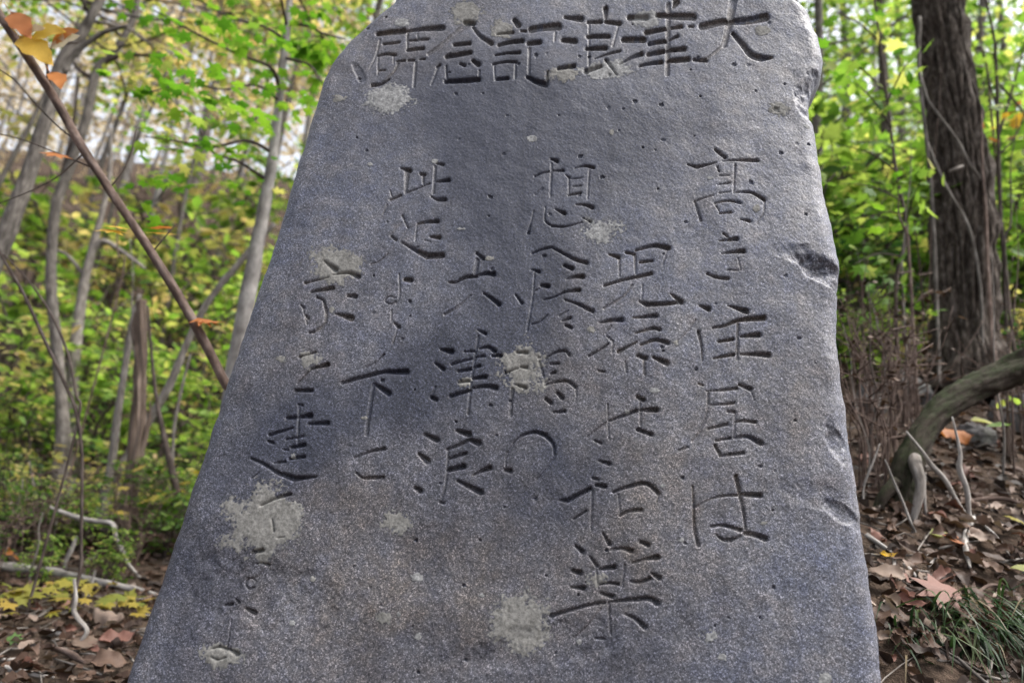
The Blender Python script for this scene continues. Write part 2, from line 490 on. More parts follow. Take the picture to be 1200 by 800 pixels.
def leaf_fine(seed=0, w=0.25, curl=0.2, wave=0.03, tip=1.0, cup=0.3, stalk=True):
    rg = np.random.default_rng(seed + 50)
    nx, ny = 10, 7
    xs = np.linspace(0, 1, nx)
    prof = np.sin(np.pi * xs ** 0.8) ** 0.85 * (1 - 0.25 * xs * tip)
    v = []
    ph = rg.uniform(0, 6, 4); bend = rg.normal(0, 0.06)
    for i, x in enumerate(xs):
        wl = w * prof[i] * (1 + 0.10 * math.sin(x * 23 + ph[0])) + 0.006
        wr = w * prof[i] * (1 + 0.10 * math.sin(x * 21 + ph[1])) + 0.006
        zc = -curl * (x - 0.4) ** 2
        for t in np.linspace(-1, 1, ny):
            yy = t * (wl if t > 0 else wr)
            z = zc + cup * abs(yy) ** 1.5 * (1 + 0.6 * math.sin(ph[2] + x * 4)) + wave * math.sin(x * 15 + ph[3] + t * 2) * abs(t)
            v.append([x, yy + bend * math.sin(x * 3.1), z])
    f = []
    for i in range(nx - 1):
        for j in range(ny - 1):
            a = i * ny + j
            f += [[a, a + ny, a + ny + 1], [a, a + ny + 1, a + 1]]
    if stalk:
        b = len(v)
        v += [[0.03, 0.008, 0], [0.03, -0.008, 0], [-0.28, 0.006, 0.05], [-0.28, -0.006, 0.05]]
        f += [[b, b + 2, b + 3], [b, b + 3, b + 1]]
    return np.array(v), np.array(f)
TEMPL = {'fine': [leaf_fine(s, w, c, wv, 1, cp) for s, w, c, wv, cp in ((0, .25, .2, .02, .3), (1, .30, .3, .03, .5), (2, .22, .1, .02, .2), (3, .28, .5, .04, .1))],
         'crisp': [leaf_fine(s, w, c, wv, 1, cp) for s, w, c, wv, cp in ((4, .26, .5, .05, 1.2), (5, .30, -.4, .07, .9), (6, .22, .9, .05, 1.6), (7, .33, .3, .09, -.9), (8, .2, -.8, .06, 1.8), (9, .3, .7, .08, .6), (10, .26, .2, .1, -1.3), (11, .24, 1.1, .05, 1.0))],
'ovate': [leaf_ovate(0.24), leaf_ovate(0.3, 0.12), leaf_ovate(0.2, 0.02, 0.1)],
         'narrow': [leaf_ovate(0.15, 0.12), leaf_ovate(0.13, 0.2)],
         'maple': [leaf_maple(0.1, 1), leaf_maple(0.2, 2), leaf_maple(0.03, 3)],
         'dead': [leaf_lobed(s, c) for s, c in zip(range(8), (0.3, 0.5, 0.2, 0.7, 0.4, 0.15, 0.6, 0.9))]}
def frames(d, nrm):
    d = d / (np.linalg.norm(d, axis=1)[:, None] + 1e-9)
    nrm = nrm - d * (nrm * d).sum(1)[:, None]
    nrm = nrm / (np.linalg.norm(nrm, axis=1)[:, None] + 1e-9)
    s = np.cross(nrm, d)
    return np.stack([d, s, nrm], -1)          # columns
def leaves_joined(name, kind, T, D, Nn, S, rnd, mat, parent, base):
    T = np.asarray(T); D = np.asarray(D); Nn = np.asarray(Nn); S = np.asarray(S)
    Fm = frames(D, Nn)
    tm = TEMPL[kind]
    which = np.arange(len(T)) % len(tm)
    Vs, Fs, rs, off = [], [], [], 0
    for k, (v, f) in enumerate(tm):
        idx = np.where(which == k)[0]
        if len(idx) == 0: continue
        W = np.einsum('nij,kj->nki', Fm[idx], v) * S[idx][:, None, None] + T[idx][:, None]
        Vs.append(W.reshape(-1, 3))
        Fs.append((f[None] + (np.arange(len(idx)) * len(v))[:, None, None] + off).reshape(-1, 3))
        rs.append(np.repeat(rnd[idx], len(f)))
        off += len(idx) * len(v)
    return link_mesh(name, np.vstack(Vs) - np.asarray(base), np.vstack(Fs), mat, parent, False, None,
                     {"rnd": ('FACE', 'FLOAT', np.concatenate(rs))})
_leafmesh = {}
def leaf_mesh(kind, k, mat, rnd):
    key = (kind, k, mat, round(rnd, 1))
    if key not in _leafmesh:
        v, f = TEMPL[kind][k]
        o = link_mesh("leaf", v, f, mat, None, kind in ('fine', 'crisp'), None, {"rnd": ('FACE', 'FLOAT', np.full(len(f), round(rnd, 1)))})
        _leafmesh[key] = o.data
        bpy.data.objects.remove(o)
    return _leafmesh[key]
def leaf_obj(kind, k, mat, rnd, T, d, n, s, parent=None, base=(0, 0, 0), name="leaf"):
    o = bpy.data.objects.new(name, leaf_mesh(kind, k % len(TEMPL[kind]), mat, rnd))
    COL.objects.link(o)
    Fm = frames(np.asarray([d], float), np.asarray([n], float))[0] * s
    b = np.asarray(T) - np.asarray(base)
    o.matrix_world = Matrix(((*Fm[0], b[0]), (*Fm[1], b[1]), (*Fm[2], b[2]), (0, 0, 0, 1)))
    if parent is not None:
        o.parent = parent
    return o

# ================================================================== THE STONE
LEAN, YAW = R(6.0), R(5.0)
S_U = np.array([math.cos(YAW), -math.sin(YAW), 0])
_n0 = np.array([-math.sin(YAW), -math.cos(YAW), 0])
S_N = math.cos(LEAN) * _n0 + math.sin(LEAN) * np.array([0, 0, 1.0])
S_V = math.cos(LEAN) * np.array([0, 0, 1.0]) - math.sin(LEAN) * _n0
S_O = P(600, 400, 1.27)
def on_stone(px, py):
    d = ray(px, py)
    t = ((S_O - CAM) @ S_N) / (d @ S_N)
    q = CAM + d * t - S_O
    return np.array([q @ S_U, q @ S_V])
def stone_pix(u, v):
    p = S_O + u[..., None] * S_U + v[..., None] * S_V - CAM
    z = p @ C_F
    return 600 + FPX * (p @ C_R) / z, 400 - FPX * (p @ C_U) / z

# the carved inscription, stroke by stroke: (x0, y0, zoom), strokes "depth w0 w1 x y x y ..."
# in the zoomed close-up's pixels; depth d = deep cut, s = shallow worn cut
A = (420, 0, 4.615); B = (640, 0, 4.286); Cc = (790, 160, 4.444); Dd = (790, 340, 4.444); E = (790, 480, 4.444)
F_ = (690, 270, 4.444); G_ = (640, 440, 4.444); H = (630, 580, 4.444); I1 = (600, 170, 6.667); I2 = (580, 270, 5.714)
I3 = (570, 390, 4.444); J1 = (480, 280, 6.154); J2 = (470, 390, 3.636); K1 = (420, 180, 5.333); K2 = (380, 300, 2.857)
L1 = (280, 280, 4.0); M1 = (270, 450, 4.707); N1 = (210, 600, 4.0)
INSCR = [
 ("碑", "title row", [(A, "d 26 30 105 180 245 170|s 12 10 115 215 95 300 60 370|d 14 14 135 238 222 230|d 14 16 105 300 150 290 200 298|s 10 10 105 310 105 400|s 10 8 190 300 190 345|d 10 10 110 382 145 378|d 20 14 75 462 120 455 165 428|d 16 30 265 170 350 160 455 152|d 12 10 265 180 265 260|d 12 14 275 220 320 218|d 12 14 330 215 378 213|d 8 8 320 185 322 225|d 18 20 265 272 350 263|d 10 14 205 332 250 328|d 12 14 268 328 300 326|d 10 12 330 322 360 320|s 14 12 215 345 190 390 150 430|s 16 16 310 340 300 470")]),
 ("念", "title row", [(A, "s 34 20 600 125 520 190 440 255 380 295|d 24 28 575 122 622 128|d 14 26 620 150 660 200 720 240|d 20 24 520 245 600 238|d 26 24 480 308 540 300 605 290|d 14 16 425 365 440 355|d 12 12 475 360 480 440|d 24 26 475 445 560 442 650 435|s 14 12 650 435 655 390|d 14 18 550 350 575 360|d 20 28 620 335 650 355|s 14 12 430 370 395 460")]),
 ("記", "title row", [(A, "d 26 30 845 112 865 140|d 14 18 750 190 835 180|d 14 16 880 172 905 175|d 20 26 760 250 820 235 885 228|d 12 14 740 305 790 298|d 14 20 800 295 870 292|d 14 14 730 355 790 342 855 342|s 10 10 735 365 740 440|s 12 12 850 350 848 430|d 18 20 750 435 808 430|d 34 40 935 165 1000 155 1080 148|d 22 26 920 242 980 236|s 12 10 1065 180 1060 230|s 16 16 925 270 922 410|d 20 32 915 420 960 445 1010 460|d 16 16 1020 450 1025 395")]),
 ("浪", "title row", [(B, "d 16 32 95 90 175 95|d 22 28 85 205 145 208|d 20 24 60 350 138 335|d 26 14 300 40 300 90|d 16 20 210 112 275 108|d 18 24 300 108 370 115|s 12 12 215 120 215 330|s 10 10 365 120 335 230|d 20 24 210 185 315 180|d 20 24 205 245 298 240|d 8 14 245 295 310 270 372 252|d 26 22 200 360 240 345 275 332|d 18 12 300 300 330 340 355 375")]),
 ("津", "title row", [(B, "d 28 32 420 85 505 85|d 26 30 390 195 490 195|d 10 24 370 320 420 290 480 265|d 34 10 655 8 638 38|d 26 28 560 75 620 75|d 32 36 625 80 740 82|d 26 20 505 160 600 145|d 16 20 630 140 680 132|d 12 14 718 132 740 130|d 20 22 520 215 600 205|d 14 18 620 200 660 180|d 22 22 515 268 590 255|d 20 24 610 250 695 242|d 14 22 470 328 520 315 580 308|d 22 26 615 302 715 292|s 24 22 615 20 610 370")]),
 ("大", "title row", [(B, "d 34 30 785 130 850 115 905 105|d 30 38 930 105 1010 100 1105 82|s 40 28 940 0 920 120 895 225|s 22 12 895 225 850 262 795 305|d 18 20 745 295 805 302|d 22 34 940 165 990 220 1030 270 1080 288|d 34 12 1080 288 1140 285")]),
 ("高", "first column", [(Cc, "d 20 26 215 70 265 110|d 12 24 70 145 120 160|d 24 8 120 160 220 138|d 10 24 250 130 330 125 435 125|d 16 14 225 160 235 185|d 14 10 318 150 310 300|d 10 12 235 208 285 205|d 10 14 225 255 290 245|d 10 10 235 300 290 292|d 12 10 105 340 150 325 205 310|d 12 24 320 295 400 295 470 330|d 14 18 110 345 140 440|s 14 8 470 335 465 400 430 455|d 12 20 345 435 395 445|d 12 16 210 352 280 340 345 352|d 12 10 215 360 240 405|d 12 16 235 405 298 400")]),
 ("き", "first column", [(Cc, "d 16 12 255 510 280 530|d 10 28 235 548 325 540|d 10 30 245 615 300 608 360 603|s 10 10 330 640 345 700|d 8 12 275 700 330 702|d 16 22 170 720 220 738 280 745")]),
 ("住", "first column", [(Dd, "d 14 30 130 85 178 105|s 14 10 110 160 60 230 15 275|d 22 10 125 220 140 290 145 375|d 12 34 280 85 330 100 375 115|d 14 34 200 200 260 190 340 160 465 150|d 18 22 230 272 305 260|d 16 34 345 245 440 238|d 14 22 205 358 310 340|d 14 34 345 338 420 338 490 342|s 20 20 330 180 325 360")]),
 ("居", "first column", [(Dd, "d 12 12 125 490 150 500|d 10 20 165 530 250 525 325 515|d 18 28 335 495 395 520|s 8 8 395 525 415 575|d 12 16 185 602 245 600 310 592|d 18 18 280 635 310 640|s 14 14 315 640 310 760|d 14 20 175 725 275 702|d 14 20 315 690 360 685 420 692|s 16 14 175 540 170 640 130 740 90 790"), (E, "d 14 18 215 165 290 152|d 16 32 310 150 380 145 450 180|d 18 18 210 190 240 240|d 14 22 235 245 360 230|d 10 12 25 215 70 198")]),
 ("は", "first column", [(E, "d 12 22 95 400 100 500 105 620 125 710|d 6 16 110 510 170 475 240 455 330 448|d 20 32 345 445 445 450|d 26 16 320 352 335 420 360 540 372 640|d 14 24 190 612 250 605 345 630|d 20 36 365 645 420 655 475 675|d 10 26 215 650 250 678 290 682|d 26 6 290 682 345 660")]),
 ("児", "second column", [(F_, "d 14 26 105 125 155 140|s 18 12 158 135 160 240|d 18 20 195 115 240 125|s 18 14 240 125 245 230|d 16 32 245 105 340 82 415 95|s 10 10 410 100 385 180|d 16 20 265 168 330 160|d 18 24 80 290 170 262 325 228|s 14 18 225 285 180 345 80 408|s 10 10 280 285 275 370|d 16 28 265 375 300 392|d 28 22 300 392 400 388 480 378|d 12 32 425 335 480 380")]),
 ("孫", "second column", [(F_, "d 12 28 55 485 120 472 172 470|s 12 8 115 500 85 540|s 14 14 95 555 125 580|s 12 10 125 580 122 640|d 16 14 0 658 60 625 100 595|s 14 14 190 690 195 740|d 12 28 230 460 350 450|d 12 24 240 540 330 515 368 522|d 24 12 155 635 250 585|d 14 28 270 600 345 575 410 592|d 22 30 255 655 295 670|s 18 18 285 670 290 750|d 18 36 335 665 405 695|d 12 14 50 735 80 740")]),
 ("の", "second column", [(G_, "d 22 28 475 112 505 130|s 14 14 490 130 490 260|s 10 14 215 320 280 270 330 238|d 14 26 330 238 470 185|d 18 32 490 182 575 182|s 12 10 320 150 325 330|d 12 16 250 340 285 355|d 22 26 475 285 550 310")]),
 ("和", "second column", [(G_, "d 12 26 275 445 330 462|d 14 18 240 535 270 542|d 12 28 70 648 110 652|d 28 24 110 652 230 590|d 18 26 260 572 308 580|s 14 14 240 600 235 800|d 16 14 145 745 210 705|d 18 26 350 608 430 580 520 565 585 615|s 14 14 375 620 385 720|d 18 22 385 730 430 708 495 702|s 14 8 585 620 575 660")]),
 ("楽", "second column", [(H, "d 14 28 340 200 375 255|d 12 28 380 285 440 278 490 292|d 16 28 195 262 235 295|d 20 28 535 245 575 262|d 12 20 270 318 310 370|d 18 30 325 385 400 375|s 12 12 305 385 315 480|d 14 20 315 465 370 458 420 465|s 14 14 455 360 440 480|d 24 34 185 395 220 405|d 14 30 175 480 240 485|d 8 16 490 355 560 335|d 16 34 560 335 625 325|d 14 24 485 450 530 455 585 435|d 16 30 595 410 635 435|d 16 26 330 510 390 530|d 24 16 70 630 150 605 260 575 350 560|d 14 34 380 555 500 545 580 540 625 565|s 18 14 370 560 380 720|d 12 32 455 620 510 645 560 690|d 12 14 300 745 350 748|s 12 10 330 590 260 680 190 740")]),
 ("想", "third column", [(I1, "d 20 38 305 115 350 130|d 22 18 180 250 230 225 290 212|d 16 32 320 205 400 200|s 22 20 310 150 300 400|s 18 16 240 340 180 390|d 14 24 420 235 450 260|d 16 14 445 250 445 390|d 12 36 490 185 570 165 635 180|s 18 14 605 190 590 420|d 14 18 465 268 540 260|d 14 18 475 328 540 320|d 20 26 440 395 535 378|s 14 14 170 520 150 600|d 14 30 150 600 128 690|d 12 22 262 490 258 590 310 635|d 26 16 310 635 420 638 545 605|d 16 40 340 505 410 535|d 14 38 500 468 570 470 630 490|d 16 34 555 570 615 600")]),
 ("へ", "third column", [(I2, "d 18 22 250 155 310 130 380 115|d 22 32 380 115 470 165 540 200 615 222")]),
 ("惨", "third column", [(I2, "d 14 30 245 265 295 280|s 12 20 265 285 255 430 235 560 215 670|d 14 28 135 430 180 490|d 24 36 310 370 355 378|s 8 10 260 410 310 385|d 26 40 465 240 515 258|d 12 38 480 330 535 315 588 312|d 12 20 325 468 400 448 470 415|d 16 32 470 415 565 403|d 16 34 470 468 560 500 655 545|d 14 14 245 632 300 615 350 570|s 14 12 430 575 490 540|d 14 26 450 610 505 590|d 24 32 475 640 510 655")]),
 ("禍", "third column", [(I3, "d 18 26 160 103 212 105|d 22 12 100 208 165 185|d 20 24 180 178 210 182|d 14 28 150 270 205 288|s 20 20 135 290 125 430|d 12 20 310 135 360 105 410 98 432 120|s 14 14 275 150 298 230|d 14 18 335 165 375 162|d 16 20 335 215 358 208|s 12 12 300 260 325 245|d 12 22 305 275 360 258 420 255 465 285|s 18 10 465 285 468 330|d 22 26 310 345 335 365|d 22 28 370 315 395 340|d 14 22 350 415 405 410")]),
 ("の", "third column", [(I3, "d 8 28 140 575 180 540 250 518 310 535|d 28 12 310 535 350 585 355 640|s 12 8 355 640 320 700 265 760|s 10 10 140 580 105 640 100 710|d 22 28 100 715 125 720")]),
 ("大", "fourth column", [(J1, "d 28 34 485 105 530 145|s 40 36 490 150 470 260|d 22 36 285 312 330 312 400 280 480 270|d 24 46 500 262 560 250 605 255|s 18 28 440 410 350 490 255 545|d 20 40 535 395 600 440 645 475")]),
 ("津", "fourth column", [(J1, "d 14 34 490 660 545 685"), (J2, "s 12 14 330 15 300 200 285 345|d 10 22 335 70 370 62 400 80|d 10 12 270 82 315 80|d 16 22 390 98 425 98|d 14 12 215 135 300 112|d 12 14 318 105 355 100|d 14 18 245 165 295 155|d 14 18 312 148 335 142|d 18 18 248 210 290 205|d 16 22 305 195 360 188|d 20 18 210 270 295 245|d 14 26 305 235 360 228 405 235|d 14 28 170 72 215 82|d 12 22 145 130 180 155|d 20 20 130 275 150 285|s 10 10 130 270 145 230")]),
 ("浪", "fourth column", [(J2, "d 14 30 100 432 150 455|d 16 32 75 515 110 545|d 20 26 60 660 80 672|d 14 32 235 415 288 432|d 14 18 195 495 250 475 290 455|d 18 34 290 455 330 470|d 14 18 205 535 275 512|d 22 28 200 585 265 568|s 12 12 200 500 190 640 170 710|d 10 26 305 605 340 590 378 575|d 14 30 240 630 290 655 340 680|d 14 14 165 720 180 725")]),
 ("此", "fifth column", [(K1, "d 16 38 265 95 320 110|s 40 22 305 110 295 245|d 22 26 388 130 415 135|d 20 14 405 140 408 200|d 14 12 200 235 210 270|d 20 20 200 290 265 262|d 14 16 305 245 360 225 445 190|d 18 24 490 65 530 72|s 22 22 480 80 470 250|d 16 32 485 180 565 170|d 16 34 455 270 490 290 540 290|s 14 10 180 320 155 375")]),
 ("処", "fifth column", [(K1, "d 16 18 275 390 285 410|s 12 12 270 430 200 510|d 12 16 285 420 310 465|s 12 10 310 465 260 540|d 20 24 205 515 235 540|d 16 44 270 555 350 600 430 640|d 44 40 430 640 525 635|d 12 12 75 690 130 670 185 625|d 16 32 370 440 425 430 495 425|s 14 12 365 450 355 545|d 18 32 450 520 505 525|s 10 10 415 540 450 550")]),
 ("よ", "fifth column", [(K2, "s 8 8 250 60 252 130 240 160|d 16 20 270 78 290 80|d 7 7 240 140 215 135 203 150 220 160 240 152")]),
 ("り", "fifth column", [(K2, "s 6 6 225 180 225 215|d 10 16 235 225 250 238|s 8 8 245 240 230 290|d 5 9 140 372 170 358 200 330")]),
 ("下", "fifth column", [(K2, "d 14 16 60 425 130 405 200 388|d 16 24 200 388 275 388|s 14 16 165 430 150 520 140 595|d 12 22 170 430 215 460")]),
 ("に", "fifth column", [(K2, "d 6 14 100 675 150 655 200 645|d 8 14 105 725 130 742 195 740")]),
 ("家", "sixth column", [(L1, "d 14 36 400 105 450 145|d 16 10 310 208 420 180|d 10 30 440 168 510 158 558 175|d 18 22 340 248 440 230|d 18 26 510 265 545 268|d 14 14 365 275 390 285|d 14 18 395 290 410 340|s 18 16 410 340 400 400 345 440|d 12 14 290 310 305 325|d 14 16 315 360 325 375|s 8 8 300 330 320 400|d 10 36 450 350 490 360 525 370|d 14 16 330 440 352 436")]),
 ("を", "sixth column", [(L1, "d 14 14 285 555 360 532|d 8 14 275 680 340 610|d 12 26 340 610 415 590|d 18 22 265 712 340 712")]),
 ("建", "sixth column", [(M1, "d 14 16 375 115 395 120|s 16 14 380 130 370 330|d 20 24 310 190 355 185|d 16 38 375 185 440 175|d 20 16 215 282 340 242|d 16 30 430 220 535 215|d 16 20 205 315 235 325|d 12 14 305 305 340 300|d 12 14 350 298 400 288|d 14 16 295 362 315 362|d 20 28 335 350 405 335|d 12 16 240 435 300 428|d 18 22 325 412 405 400|d 18 26 115 412 180 440 260 490|d 26 36 260 490 350 522|d 36 14 350 522 470 510|s 12 10 155 490 115 520")]),
 ("て", "sixth column", [(M1, "d 18 22 165 670 240 635 330 605"), (N1, "d 12 14 435 35 438 60 440 90|s 8 8 460 120 490 115")]),
 ("る", "sixth column", [(N1, "d 20 30 340 188 385 178|d 10 20 355 242 380 236 415 246|s 8 8 415 246 370 290 335 312|d 10 12 350 318 330 306 310 316 304 338 322 358 345 350")]),
 ("な", "sixth column", [(N1, "d 14 20 210 435 240 430|d 14 18 260 410 272 422|d 14 30 305 450 345 470|s 8 8 258 415 228 470 200 520|s 8 8 262 430 225 440|s 8 8 240 500 228 600 215 660|d 12 18 155 640 190 632 225 645|d 18 30 235 645 270 665|d 12 14 150 680 180 692 215 680")]),
]

def build_stone():
    rg = np.random.default_rng(11)
    Lp = [(462, -4), (445, 9), (430, 22), (408, 42), (390, 63), (378, 88), (366, 126), (345, 196), (320, 276), (291, 358), (265, 438),
          (240, 510), (214, 588), (190, 658), (164, 730), (140, 800), (118, 862), (98, 930), (84, 990)]
    Rp = [(944, -4), (950, 12), (958, 33), (965, 58), (963, 76), (954, 96), (951, 118), (957, 142), (963, 178), (968, 214), (976, 246), (981, 272), (987, 300),
          (988, 326), (984, 350), (983, 392), (987, 432), (995, 480), (999, 520), (1009, 572), (1018, 640), (1025, 690), (1034, 752), (1038, 800), (1044, 862), (1050, 930), (1055, 990)]
    lp = np.array([on_stone(q[0] - 2, q[1]) for q in Lp]); rp = np.array([on_stone(q[0] + (6 if q[1] < 90 else 3), q[1]) for q in Rp])
    # the rounded crown above the picture's upper border
    vtop = on_stone(700, -52)[1]
    rows_v = np.concatenate([np.linspace(max(lp[-1, 1], rp[-1, 1]) , on_stone(600, 815)[1], 30, endpoint=False),
                             np.linspace(on_stone(600, 815)[1], on_stone(600, -6)[1], 880)])
    def edge(pts, v):
        o = np.argsort(pts[:, 1]); vv = pts[o, 1]; uu = pts[o, 0]
        return np.interp(v, vv, uu)
    def smooth_edge(pts, v):
        e = 0
        for k in np.linspace(-0.012, 0.012, 7):
            e = e + edge(pts, v + k) / 7
        return e
    # crown rows: ease both edges together
    vt0 = rows_v[-1]
    nt = 46
    vt = vt0 + (vtop - vt0) * np.sin(np.linspace(0, math.pi / 2, nt + 1)[1:])
    uL = smooth_edge(lp, rows_v); uR = smooth_edge(rp, rows_v)
    k = (vt - vt0) / (vtop - vt0)
    sh = 1 - np.sqrt(np.clip(1 - k ** 2, 0, 1))
    sl = (uL[-1] - uL[-12]) / (rows_v[-1] - rows_v[-12])
    w = uR[-1] - uL[-1]
    uLt = uL[-1] + np.minimum(sl, 1.0) * (vt - vt0) + sh * w * 0.42
    uRt = uR[-1] - 0.5 * (vt - vt0) - sh * w * 0.38
    v = np.concatenate([rows_v, vt]); uL = np.concatenate([uL, uLt]); uR = np.concatenate([uR, uRt])
    ro = 0.0022 * (fbm(v * 30, v * 0 + 3, 3, 5) - 0.5) * 2
    uL = uL + ro; uR = uR + 0.0022 * (fbm(v * 34, v * 0 + 9, 3, 6) - 0.5) * 2
    NC = 900
    # columns: denser near the edges for the rounded arris
    t = np.linspace(0, 1, NC)
    e = 0.018
    tt = np.concatenate([np.linspace(0, e, 22, endpoint=False) ** 1.0, np.linspace(e, 1 - e, NC - 44), 1 - np.linspace(0, e, 22, endpoint=False)[::-1]])
    tt[:22] = e * (np.linspace(0, 1, 22, endpoint=False)) ** 1.8
    tt[-22:] = 1 - tt[:22][::-1]
    U = uL[:, None] + (uR - uL)[:, None] * tt[None]
    Vv = np.repeat(v[:, None], NC, 1)
    nr = len(v)
    # distance to the border -> rounded edge
    dL = U - uL[:, None]; dR = uR[:, None] - U
    dT = (vtop + 0.003 - Vv)
    rl, rr_, rt = 0.030, 0.034, 0.05
    def rnd_(d, r):
        q = np.clip(1 - d / r, 0, 1)
        return r * (1 - np.sqrt(np.clip(1 - q * q, 0, 1)))
    h = -0.9 * rnd_(dL, rl) - 0.9 * rnd_(dR, rr_) - 0.9 * rnd_(dT, rt)
    h = np.maximum(h, -0.06)
    # slow belly, waves, grain
    h += 0.012 * (fbm(U * 2.2, Vv * 2.2, 3, 21) - 0.5)
    h += 0.0045 * (fbm(U * 11, Vv * 11, 3, 31) - 0.5)
    h += 0.0011 * (fbm(U * 60, Vv * 60, 3, 41) - 0.5)
    h += 0.0005 * (vnoise(U * 330, Vv * 330, 51) - 0.5)
    # soft edge wear
    ed = np.minimum(dL, dR)
    h -= 0.010 * sstep(0.10, 0.0, ed) * fbm(U * 9, Vv * 9, 3, 61)
    PX, PY = stone_pix(U, Vv)
    pxm = np.linalg.norm(on_stone(601, 400) - on_stone(600, 400))
    # broken scoops along the right edge and the notch:  (px,py,rx,ry,angle,depth)
    for (cx, cy, rx, ry, an, dp) in [(962, 112, 26, 34, 0, 0.016), (972, 322, 46, 17, 24, 0.017), (940, 302, 34, 14, 12, 0.005), (980, 520, 26, 13, 62, 0.007),
                                    (988, 603, 26, 12, 33, 0.006), (950, 580, 40, 20, 14, 0.002), (955, 20, 22, 18, 0, 0.006),
                                    (300, 700, 90, 50, 10, 0.003), (640, 760, 120, 30, -10, 0.003), (420, 86, 12, 6, 60, 0.004)]:
        a = R(an)
        x = (PX - cx) * math.cos(a) + (PY - cy) * math.sin(a)
        y = -(PX - cx) * math.sin(a) + (PY - cy) * math.cos(a)
        wob = 1.5 * (fbm(PX * 0.07, PY * 0.07, 4, 71) - 0.5)
        q = (x / rx) ** 2 + np.where(y < 0, (y / (ry * 1.0)) ** 2, (y / (ry * 0.75)) ** 2) + wob
        mk = sstep(1.3, 0.2, q)
        h -= dp * 0.62 * mk * (0.55 + 1.1 * fbm(U * 55, Vv * 55, 4, 72))
    # little weathering pits
    pit = np.zeros_like(h)
    pits = [(rg.uniform(400, 960), rg.uniform(5, 790), rg.uniform(1.2, 2.6), rg.uniform(0.0015, 0.004)) for _ in range(70)]
    pits += [(rg.uniform(520, 960), rg.uniform(60, 190), rg.uniform(1.3, 2.6), rg.uniform(0.001, 0.0035)) for _ in range(26)]
    pits += [(x, y, r_ * 0.85, 0.003) for x, y, r_ in [(575, 232, 3.4), (910, 127, 5), (936, 397, 3), (706, 208, 3), (744, 119, 3.4), (680, 184, 3.2), (880, 214, 3.4), (638, 300, 3), (420, 92, 3), (860, 75, 3.4), (575, 475, 3), (945, 250, 2.5), (800, 560, 3), (775, 123, 3), (628, 66, 3.2)]]
    PXr = PX; 
    rowpy = PY.mean(1)
    for (cx, cy, r_, dp) in pits:
        rs = np.where(np.abs(rowpy - cy) < 90)[0]
        if len(rs) == 0: continue
        a, b = rs[0], rs[-1] + 1
        d2 = ((PX[a:b] - cx) ** 2 + ((PY[a:b] - cy) * 1.3) ** 2) / r_ ** 2
        pit[a:b] = np.maximum(pit[a:b], dp * sstep(1.3, 0.4, d2 * (0.2 + 1.6 * fbm(PX[a:b] * 0.5, PY[a:b] * 0.5, 2, 73))))
    h -= pit
    # carving
    carve = np.zeros_like(h)
    owner = np.full(h.shape, -1, np.int16)
    best = np.zeros_like(h)
    jit = (fbm(U * 220, Vv * 220, 2, 81) - 0.5) * 1.3
    for ci, (chx, where, blocks) in enumerate(INSCR):
        for ((x0, y0, z), strokes) in blocks:
            for st in strokes.split("|"):
                tk = st.split()
                kind = tk[0]
                w0, w1 = float(tk[1]) / z, float(tk[2]) / z
                xy = np.array(tk[3:], float).reshape(-1, 2) / z + [x0, y0]
                if len(xy) > 2:
                    xy = smooth_path(xy, 5 * (len(xy) - 1) + 1)
                seg = np.linalg.norm(np.diff(xy, axis=0), axis=1)
                cl = np.concatenate([[0], np.cumsum(seg)]); cl /= cl[-1]
                ww = (w0 + (w1 - w0) * cl) * (0.52 if where == 'title row' else 0.43)
                ww = np.maximum(ww, 0.9) + (0.15 if kind == 'd' else 0.2)
                lo = xy.min(0) - 14; hi = xy.max(0) + 14
                m = (PX > lo[0]) & (PX < hi[0]) & (PY > lo[1]) & (PY < hi[1])
                idx = np.where(m)
                if len(idx[0]) == 0: continue
                qx, qy = PX[idx], PY[idx]
                dd = np.full(len(qx), -1e9)
                rl_ = np.full(len(qx), 1.0)
                rel = np.zeros(len(qx))
                for i in range(len(xy) - 1):
                    a, b = xy[i], xy[i + 1]
                    ab = b - a; L2 = ab @ ab + 1e-9
                    s = np.clip(((qx - a[0]) * ab[0] + (qy - a[1]) * ab[1]) / L2, 0, 1)
                    d = np.hypot(qx - a[0] - s * ab[0], qy - a[1] - s * ab[1])
                    r_ = ww[i] + (ww[i + 1] - ww[i]) * s
                    val = (r_ - d)
                    up = val > dd
                    dd = np.where(up, val, dd); rl_ = np.where(up, r_, rl_)
                    rel = np.where(up, (qy - a[1] - s * ab[1]) / r_, rel)
                dd = dd + jit[idx] * 0.45
                if kind == 'd':
                    asym = 0.10 if where == 'title row' else 0.80
                    D = np.clip(2.1 * rl_, 2.2, 6.5) * pxm * (0.62 - 0.5 * asym * np.clip(rel, -1, 1)) / (0.62 + 0.2 * asym)
                    prof = sstep(-0.3, 1.5, dd) * (0.7 + 0.3 * np.clip(dd / rl_, 0, 1)) + 0.10 * sstep(-2.2, 0.2, dd)
                else:
                    D = np.clip(0.85 * rl_, 1.0, 3.2) * pxm
                    prof = np.clip(dd / rl_ * 1.5 + 0.1, 0, 1) ** 0.8 * (dd > -0.4)
                c = D * prof
                cur = carve[idx]
                up = (c > cur) & (c > 0.0006)
                carve[idx] = np.maximum(cur, c)
                o = owner[idx]; o[up] = ci; owner[idx] = o
    # chipped, slightly raised-worn lips round the cuts
    h -= carve
    # stains (broad weather marks with shapes of their own), plus darker colour in the pits
    def blob(cx, cy, rx, ry, an=0):
        a = R(an)
        x = (PX - cx) * math.cos(a) + (PY - cy) * math.sin(a); y = -(PX - cx) * math.sin(a) + (PY - cy) * math.cos(a)
        return np.exp(-((x / rx) ** 2 + (y / ry) ** 2))
    wob = fbm(PX * 0.012, PY * 0.012, 4, 91)
